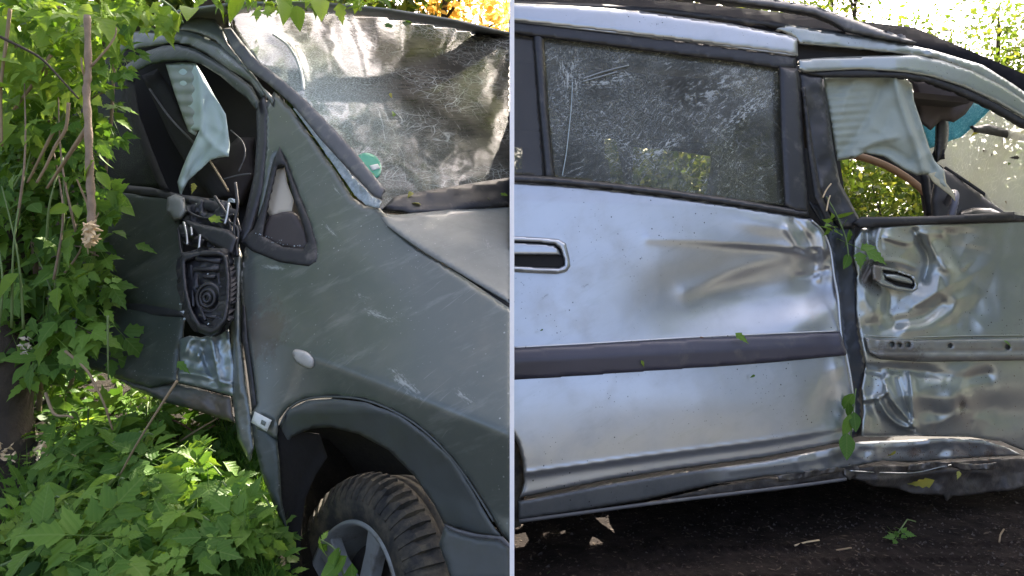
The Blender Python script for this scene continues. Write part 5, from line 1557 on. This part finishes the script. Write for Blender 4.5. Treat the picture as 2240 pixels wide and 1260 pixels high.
for (x, y, s, lb, mt) in ((1608, 728, .045, 'green leaf resting on the rubbing strip', 'leaf'), (1402, 788, .022, 'small pale leaf stuck on the rubbing strip', 'leaf_lite'), (1652, 820, .016, 'tiny green leaf stuck on the rear door below the strip', 'leaf'), (1530, 738, .014, 'tiny brown leaf bit on the strip edge', 'rust'),
                          (1960, 985, .03, 'yellow brown leaf on the buckled sill', 'dead_leaf'), (2045, 1050, .075, 'long yellow leaf hanging on the torn skirt', 'dead_leaf'), (2098, 1030, .03, 'small yellow leaf bit on the torn skirt', 'dead_leaf'), (2195, 745, .03, 'small green leaf in the bare strip channel', 'leaf'), (1188, 720, .010, 'tiny speck of leaf above the strip', 'leaf')):
    lone(x, y, R_(x, y), s, lb, mt, Vector((.2, -.9, .35)))
WR = lambda x, y: float(WSR(np.array([x], float), np.array([y], float))[0]) - .012
for (x, y, sz, lb, mt) in ((2142, 286, .035, 'yellow leaf below the wiper on the silver car screen', 'dead_leaf'), (2150, 328, .03, 'brown leaf bit in the middle of the silver car screen', 'rust'), (2168, 336, .025, 'dark leaf bit beside the brown one on the screen', 'darkbark'),
                          (2230, 345, .03, 'thin dark leaf near the right edge of the screen', 'darkbark'), (2120, 394, .03, 'yellow leaf low on the silver car screen', 'dead_leaf'), (2208, 356, .02, 'green leaf bit right of the screen middle', 'leaf'), (2198, 440, .03, 'tan leaf at the foot of the silver car screen', 'twig')):
    lone(x, y, WR(x, y), sz, lb, mt, Vector((-.2, -.9, -.1)))
SG = thing('sprig', 'green maple sprig jammed in the gap between the doors', 'sprig', tuple(at(1845, 540, r_(1845, 540) - .02)))
for (x, y, s, w) in ((1832, 470, .07, 0), (1846, 490, .10, 3), (1858, 500, .06, 1), (1838, 510, .09, 4), (1850, 530, .11, 3), (1858, 555, .06, 0), (1836, 480, .05, 4), (1815, 500, .03, 1)):
    put_leaf(SG, 'a', leaf_matrix(at(x, y, r_(x, y) - .025), s, Vector((.2, -.9, .2)), 1.0), w)
tube('stem', path3([(1808, 430, r_(1808, 430) - .02), (1830, 470, r_(1830, 470) - .03), (1850, 520, r_(1850, 520) - .03), (1856, 560, r_(1856, 560) - .03)]), .002, M['stalk'], SG, sides=5)
SG2 = thing('sprig', 'row of three oval leaves hanging low in the door gap', 'sprig', tuple(at(1862, 930, r_(1862, 930) - .02)))
for (x, y, s) in ((1868, 860, .06), (1860, 905, .07), (1868, 900, .06), (1852, 945, .08), (1856, 880, .05)):
    put_leaf(SG2, 'a', leaf_matrix(at(x, y, r_(x, y) - .03), s, Vector((.2, -.95, .1)), 1.6), 0)
tube('stem', path3([(1872, 850, r_(1872, 850) - .02), (1866, 910, r_(1866, 910) - .025), (1858, 980, r_(1858, 980) - .025)]), .0018, M['stalk'], SG2, sides=5)
for lb, pts in (('pale straw across the black post', [(1800, 432), (1808, 415), (1818, 402)]), ('yellow straw at the foot of the black post', [(1808, 462), (1812, 440), (1816, 428)])):
    o = tube('straw', path3([(x, y, r_(x, y) - .03) for x, y in pts]), .0022, M['split'])
    tag(o, lb, 'straw')

V, Fc = [], []
for _ in range(420):
    if _ % 3:
        x, y = random.gauss(1990, 90), random.gauss(990, 12)
        if random.random() < .4:
            x = random.gauss(2140, 40)
    else:
        x, y = random.uniform(1860, 2230), random.uniform(790, 1060)
    if not 1840 < x < 2330:
        continue
    c = at(x, y, r_(x, y) - random.uniform(.006, .022))
    r = random.uniform(.0010, .0032)
    o = len(V)
    V += [c + Vector((random.uniform(-1, 1), random.uniform(-.4, .4), random.uniform(-1, 1))) * r for _k in range(4)]
    Fc += [(o, o + 1, o + 2), (o, o + 2, o + 3), (o, o + 3, o + 1), (o + 1, o + 3, o + 2)]
fl = link('dirt', mesh('dirt', V, Fc, False), M['rust'])
tag(fl, 'brown crumbs of dirt clinging to the buckled sill', None, None, 'stuff')
V, Fc = [], []
for _ in range(900):
    y = 1.45 + random.random() * 1.2
    x = random.uniform(0.02, 2.3)
    c = Vector((x, y, random.uniform(.002, .008)))
    an, l_ = random.uniform(0, 6.28), random.uniform(.004, .014)
    d2 = Vector((math.cos(an), math.sin(an), random.uniform(-.2, .3))) * l_
    w2 = Vector((-math.sin(an), math.cos(an), 0)) * l_ * random.uniform(.12, .4)
    o = len(V)
    V += [c - d2, c + w2, c + d2, c - w2]
    Fc += [(o, o + 1, o + 2, o + 3)]
lt = link('litter', mesh('litter', V, Fc, False), plain('brown leaf litter', (0.07, 0.05, 0.032), 0.9, var=0.7, scale=200))
tag(lt, 'brown scraps of leaf litter on the dark ground by the silver car', None, None, 'stuff')
# ---- on the ground by the silver car
def rg(px, py):
    d = EYE * F / (py - 630)
    return at(px, py, d)
GSP = thing('sprig', 'torn green sprig lying on the dark ground', 'sprig', tuple(rg(1960, 1175)))
for (x, y, s) in ((1945, 1165, .04), (1955, 1172, .05), (1965, 1180, .06), (1975, 1188, .05), (1968, 1168, .04)):
    put_leaf(GSP, 'a', leaf_matrix(rg(x, y) + Vector((0, 0, .012)), s, Vector((0, -.7, .7)), .2), 3)
tube('stem', [rg(1965, 1172) + Vector((0, 0, .01)), rg(1985, 1150) + Vector((0, 0, .02)), rg(2003, 1148) + Vector((0, 0, .01))], .002, M['stalk'], GSP, sides=5)
for lb, pts in (('pale grass blade lying on the dark ground', [(1738, 1198), (1765, 1190), (1792, 1186)]), ('short curled straw near the right of the ground', [(2186, 1190), (2188, 1175), (2196, 1162)]), ('tiny straw below the torn sprig', [(1830, 1208), (1845, 1206), (1862, 1203)])):
    o = tube('straw', [rg(x, y) + Vector((0, 0, .006)) for x, y in pts], .0024, M['split'] if 'pale' in lb else M['twig'])
    tag(o, lb, 'straw')
lone(1196, 1254, rg(1196, 1254).y, .05, 'green leaf at the bottom edge beside the white panel', 'leaf', Vector((0, -.6, .8)))
lone(1826, 1140, rg(1826, 1140).y, .02, 'pale leaf bit on the ground under the door gap', 'white', Vector((0, -.6, .8)))
lone(2160, 1206, rg(2160, 1206).y, .02, 'brown leaf bit on the ground at right', 'twig', Vector((0, -.6, .8)))
V, Fc = [], []
for _ in range(4200):
    y = 1.3 + random.random() ** 1.4 * 1.4
    x = random.uniform(0.01, 2.4)
    c = Vector((x, y, random.uniform(-.001, .004)))
    r = random.uniform(.0012, .0042) * (1.8 if random.random() < .05 else 1)
    o = len(V)
    V += [c + Vector((random.uniform(-1, 1) * r, random.uniform(-1, 1) * r, z * r)) for z in (0, 0, 0, 1.2)]
    V[o], V[o + 1], V[o + 2] = c + Vector((-r, -r * .6, 0)), c + Vector((r, -r * .4, 0)), c + Vector((0, r, 0))
    Fc += [(o, o + 1, o + 3), (o + 1, o + 2, o + 3), (o + 2, o, o + 3)]
gv = link('gravel', mesh('gravel', V, Fc, False), plain('dark grit', (0.05, 0.04, 0.034), 0.8, var=0.7, scale=90))
tag(gv, 'dark grit scattered over the ground by the silver car', None, None, 'stuff')

# ================================================================== TREES
def quads(n, centre_fn, size, flat_=0.6):
    C = np.array([centre_fn() for _ in range(n)])
    nrm = RNG.normal(size=(n, 3))
    nrm[:, 2] += flat_
    nrm /= np.linalg.norm(nrm, axis=1)[:, None]
    t = RNG.normal(size=(n, 3))
    t -= nrm * (t * nrm).sum(1)[:, None]
    t /= np.linalg.norm(t, axis=1)[:, None]
    b = np.cross(nrm, t)
    s = RNG.uniform(size[0], size[1], n)[:, None]
    V = np.empty((n * 4, 3))
    V[0::4] = C - t * s
    V[1::4] = C + b * s * .45
    V[2::4] = C + t * s - nrm * s * .25
    V[3::4] = C - b * s * .45
    Fc = np.arange(n * 4).reshape(n, 4)
    return V, Fc


def mesh_np(name, V, Fc):
    me = bpy.data.meshes.new(name)
    me.vertices.add(len(V))
    me.vertices.foreach_set('co', V.ravel())
    me.loops.add(Fc.size)
    me.loops.foreach_set('vertex_index', Fc.ravel())
    me.polygons.add(len(Fc))
    me.polygons.foreach_set('loop_start', np.arange(len(Fc)) * 4)
    me.update(calc_edges=True)
    return me


def tree(x, y, z, h, cr, n, leaf, label, lean=(0, 0), bare=0.35, mat='tree_leaf', clumps=22, r0=None, cz=0.68):
    t = thing('tree', label, 'tree', (x, y, z), 'trees behind the cars')
    base = Vector((x, y, z))
    top = base + Vector((lean[0], lean[1], h))
    r0 = r0 or h * 0.014
    q = [base.lerp(top, i / 10) + Vector((random.gauss(0, .02 * h * .3), random.gauss(0, .02 * h * .3), 0)) for i in range(11)]
    tube('trunk', q, [r0 * (1 - .85 * i / 10) for i in range(11)], M['darkbark'], t, sides=8)
    cl = []
    LV, LF = [], []
    for k in range(clumps):
        f = random.uniform(bare, 1.0)
        p0 = base.lerp(top, f * .9)
        an = random.uniform(0, 6.28)
        rr = cr * (0.35 + .75 * random.random()) * math.sin(math.pi * min(1, 0.25 + .7 * f))
        p1 = p0 + Vector((math.cos(an) * rr, math.sin(an) * rr, random.uniform(.0, .25) * h * .5))
        pm = (p0 + p1) / 2 + Vector((0, 0, .05 * h))
        v, f_ = tube_data([Vector(c) for c in curve([tuple(p0), tuple(pm), tuple(p1)], False, 4)], [r0 * .3 * (1 - .1 * i) for i in range(9)], 5)
        o = len(LV)
        LV += v
        LF += [tuple(o + i for i in q_) for q_ in f_]
        cl.append((p1, cr * random.uniform(.22, .45)))
        cl.append((pm, cr * random.uniform(.18, .3)))
    link('limbs', mesh('limbs', LV, LF), M['darkbark'], t)['kind'] = 'stuff'

    def cen():
        c, r = random.choice(cl)
        v = Vector((random.gauss(0, 1), random.gauss(0, 1), random.gauss(0, .75)))
        return tuple(c + v * r * .62)
    V, Fc = quads(n, cen, leaf)
    o = link('crown', mesh_np('crown', V, Fc), M[mat], t)
    o['kind'] = 'stuff'
    return t


def shade_canopy(base, top, r0, clumps, n, leaf, label):
    t = thing('tree', label, 'tree', base, 'trees behind the cars')
    b, p = Vector(base), Vector(top)
    q = [b.lerp(p, i / 8) + Vector((random.gauss(0, .03), random.gauss(0, .03), 0)) for i in range(9)]
    tube('trunk', q, [r0 * (1 - .5 * i / 8) for i in range(9)], M['darkbark'], t, sides=8)
    LV, LF = [], []
    for c, r in clumps:
        c = Vector(c)
        v, f_ = tube_data([Vector(k) for k in curve([tuple(p), tuple((p + c) / 2 + Vector((0, 0, .3))), tuple(c)], False, 5)], [r0 * .4 * (1 - .08 * i) for i in range(11)], 5)
        o = len(LV)
        LV += v
        LF += [tuple(o + i for i in q_) for q_ in f_]
    link('limbs', mesh('limbs', LV, LF), M['darkbark'], t)['kind'] = 'stuff'
    sub = []
    for c, r in clumps:
        for k in range(7):
            sub.append((Vector(c) + Vector((random.gauss(0, 1), random.gauss(0, 1), random.gauss(0, .5))) * r * .7, r * random.uniform(.25, .5)))

    def cen():
        c, r = random.choice(sub)
        return tuple(c + Vector((random.gauss(0, 1), random.gauss(0, 1), random.gauss(0, .7))) * r * .8)
    V, Fc = quads(n, cen, leaf)
    link('crown', mesh_np('crown', V, Fc), M['tree_leaf'], t)['kind'] = 'stuff'
    return t


def bush(x, y, z, rx, ry, h, n, leaf, label, mat='tree_leaf', group='bushes behind the cars'):
    t = thing('bush', label, 'bush', (x, y, z), group)
    LV, LF = [], []
    ends = []
    for k in range(14):
        e_ = Vector((x + random.uniform(-rx, rx), y + random.uniform(-ry, ry), z + h * random.uniform(.35, .95)))
        v, f_ = tube_data([Vector((x + random.uniform(-.2, .2) * rx, y, z)), Vector((x, y, z)).lerp(e_, .5) + Vector((0, 0, .1 * h)), e_], [.02, .014, .005], 5)
        o = len(LV)
        LV += v
        LF += [tuple(o + i for i in q_) for q_ in f_]
        ends.append(e_)
    link('stems', mesh('stems', LV, LF), M['darkbark'], t)['kind'] = 'stuff'
    for k in range(16):
        ends.append(Vector((x + random.uniform(-rx, rx), y + random.uniform(-ry, ry), z + h * random.uniform(.1, .8))))

    def cen():
        c = random.choice(ends)
        return (c.x + random.gauss(0, rx * .22), c.y + random.gauss(0, ry * .3), max(z + .02, c.z + random.gauss(0, h * .13)))
    V, Fc = quads(n, cen, leaf)
    o = link('crown', mesh_np('crown', V, Fc), M[mat], t)
    o['kind'] = 'stuff'
    return t


# behind the silver car
bush(2.2, 6.6, -.05, 1.3, .6, 2.2, 11000, (.035, .07), 'sunny bush seen through the silver car windows')
bush(4.6, 7.4, -.05, 1.4, .7, 2.6, 10000, (.035, .07), 'leafy bush seen through the open front window of the silver car')
bush(0.9, 7.2, -.05, 0.9, .6, 2.6, 8000, (.035, .07), 'bush behind the rear of the silver car')
tree(1.3, 9.0, -.05, 5.4, 2.0, 8000, (.03, .06), 'slim tree behind the silver car roof at its rear', (.3, 0))
tree(3.2, 10.5, -.05, 6.2, 2.6, 12000, (.03, .06), 'sparse tree above the roof rail of the silver car', (-.4, 0), .3, r0=.09)
tree(4.7, 9.5, -.05, 6.2, 2.3, 8000, (.03, .06), 'thin trunked tree right of the roof rail', (.5, 0), .25, r0=.06)
tree(5.4, 12.0, -.05, 6.8, 2.3, 7000, (.03, .06), 'pale slender tree between two thin trees at right', (-.3, 0), .25, r0=.06)
tree(6.2, 11.0, -.05, 6.4, 2.4, 5000, (.03, .06), 'thin leaning tree against the bright sky at right', (-.8, 0), .25, r0=.07)
tree(7.6, 10.0, -.05, 5.2, 2.0, 9000, (.03, .06), 'bushy green tree at the far right above the pillar', (0, 0), .15)
tree(4.0, 11.6, -.05, 6.4, 1.6, 5000, (.03, .06), 'crooked bare trunked tree beyond the roof rail', (.6, 0), .3, r0=.07)
tree(2.2, 14.0, -.05, 7.0, 2.6, 7000, (.04, .08), 'distant tree filling the gap over the silver roof', (0, 0), .2)
# behind and over the dark car
bush(-4.6, 6.6, 1.45, 1.4, .8, 2.6, 9000, (.05, .10), 'green bush on the bank behind the dark car roof')
bush(-2.4, 6.6, 1.5, 1.2, .7, 2.2, 9000, (.05, .10), 'dense bush on the bank above the windscreen')
tree(-3.2, 8.6, 1.45, 6.0, 2.8, 7000, (.08, .15), 'tall tree on the bank behind the dark car', (.4, -.6), .2)
tree(-6.0, 7.0, 1.45, 7.5, 2.8, 7000, (.08, .15), 'broad tree at the upper left behind the shrub', (.8, -.5), .2)
tree(-0.75, 7.4, 1.45, 4.6, 1.1, 6500, (.05, .09), 'tree added above the bonnet with warm glare put into its leaf colour', (0, -.3), .2, mat='glare_leaf', cz=.5)  # added in place of the bright glare behind the car
shade_canopy((-3.6, 5.8, 1.45), (-1.6, 5.2, 4.9), .12, [((.5, 4.9, 4.3), .5), ((1.0, 4.9, 4.5), .4), ((.8, 4.6, 4.3), .35), ((.7, 5.4, 4.7), .45), ((.35, 3.5, 4.8), .4), ((.5, 4.3, 6.2), .7), ((1.2, 5.2, 6.6), .7), ((-.5, 3.7, 6.6), .6), ((.5, 3.4, 6.0), .5), ((-.3, 4.5, 5.4), .5), ((.1, 4.7, 5.8), .5), ((-.8, 4.2, 5.3), .45), ((.3, 4.1, 5.2), .4)], 9000, (.045, .09), 'tree arching unseen over the dark car, clumps added to shade it')  # unseen clumps added on the sun path to shade car and windscreen
shade_canopy((6.6, 5.6, -.05), (5.0, 5.3, 4.6), .10, [((1.5, 4.3, 4.5), .5), ((2.1, 4.4, 4.5), .5), ((2.8, 5.7, 4.9), .55), ((3.4, 5.7, 4.9), .6), ((2.4, 5.0, 5.0), .4), ((3.9, 6.2, 5.1), .5)], 7500, (.045, .09), 'tall tree added out of view so its boughs shade the silver car')  # out-of-view crown added to keep sun off roof and sill
tree(-5.2, 1.6, .1, 6.5, 2.4, 7000, (.06, .12), 'leafy tree added out of view left of the dark car to darken its reflections', (0, 0), .15)  # out of view, added so dark foliage reflects in the car side
# far woodland, also behind the viewer
def wood(name, label, pts, h, n, leaf):
    def cen():
        a_, b_ = random.choice(pts)
        t_ = random.random()
        return (a_[0] + (b_[0] - a_[0]) * t_ + random.gauss(0, .8), a_[1] + (b_[1] - a_[1]) * t_ + random.gauss(0, .8), h * random.random() ** .8)
    V, Fc = quads(n, cen, leaf)
    o = link(name, mesh_np(name, V, Fc), M['tree_leaf'])
    tag(o, label, None, None, 'stuff')
wood('woodland', 'far woodland closing the view behind both cars', [((-30, 26), (0, 30)), ((0, 30), (30, 26))], 6.5, 9000, (.25, .5))
wood('hedgerow', 'tall hedgerow added out of view at right for the silver front door to reflect', [((7.5, 4.2), (9.5, -3)), ((9.5, -3), (9.5, -4.5))], 6.5, 9000, (.12, .28))  # out of view, added so the front door reflects dark foliage
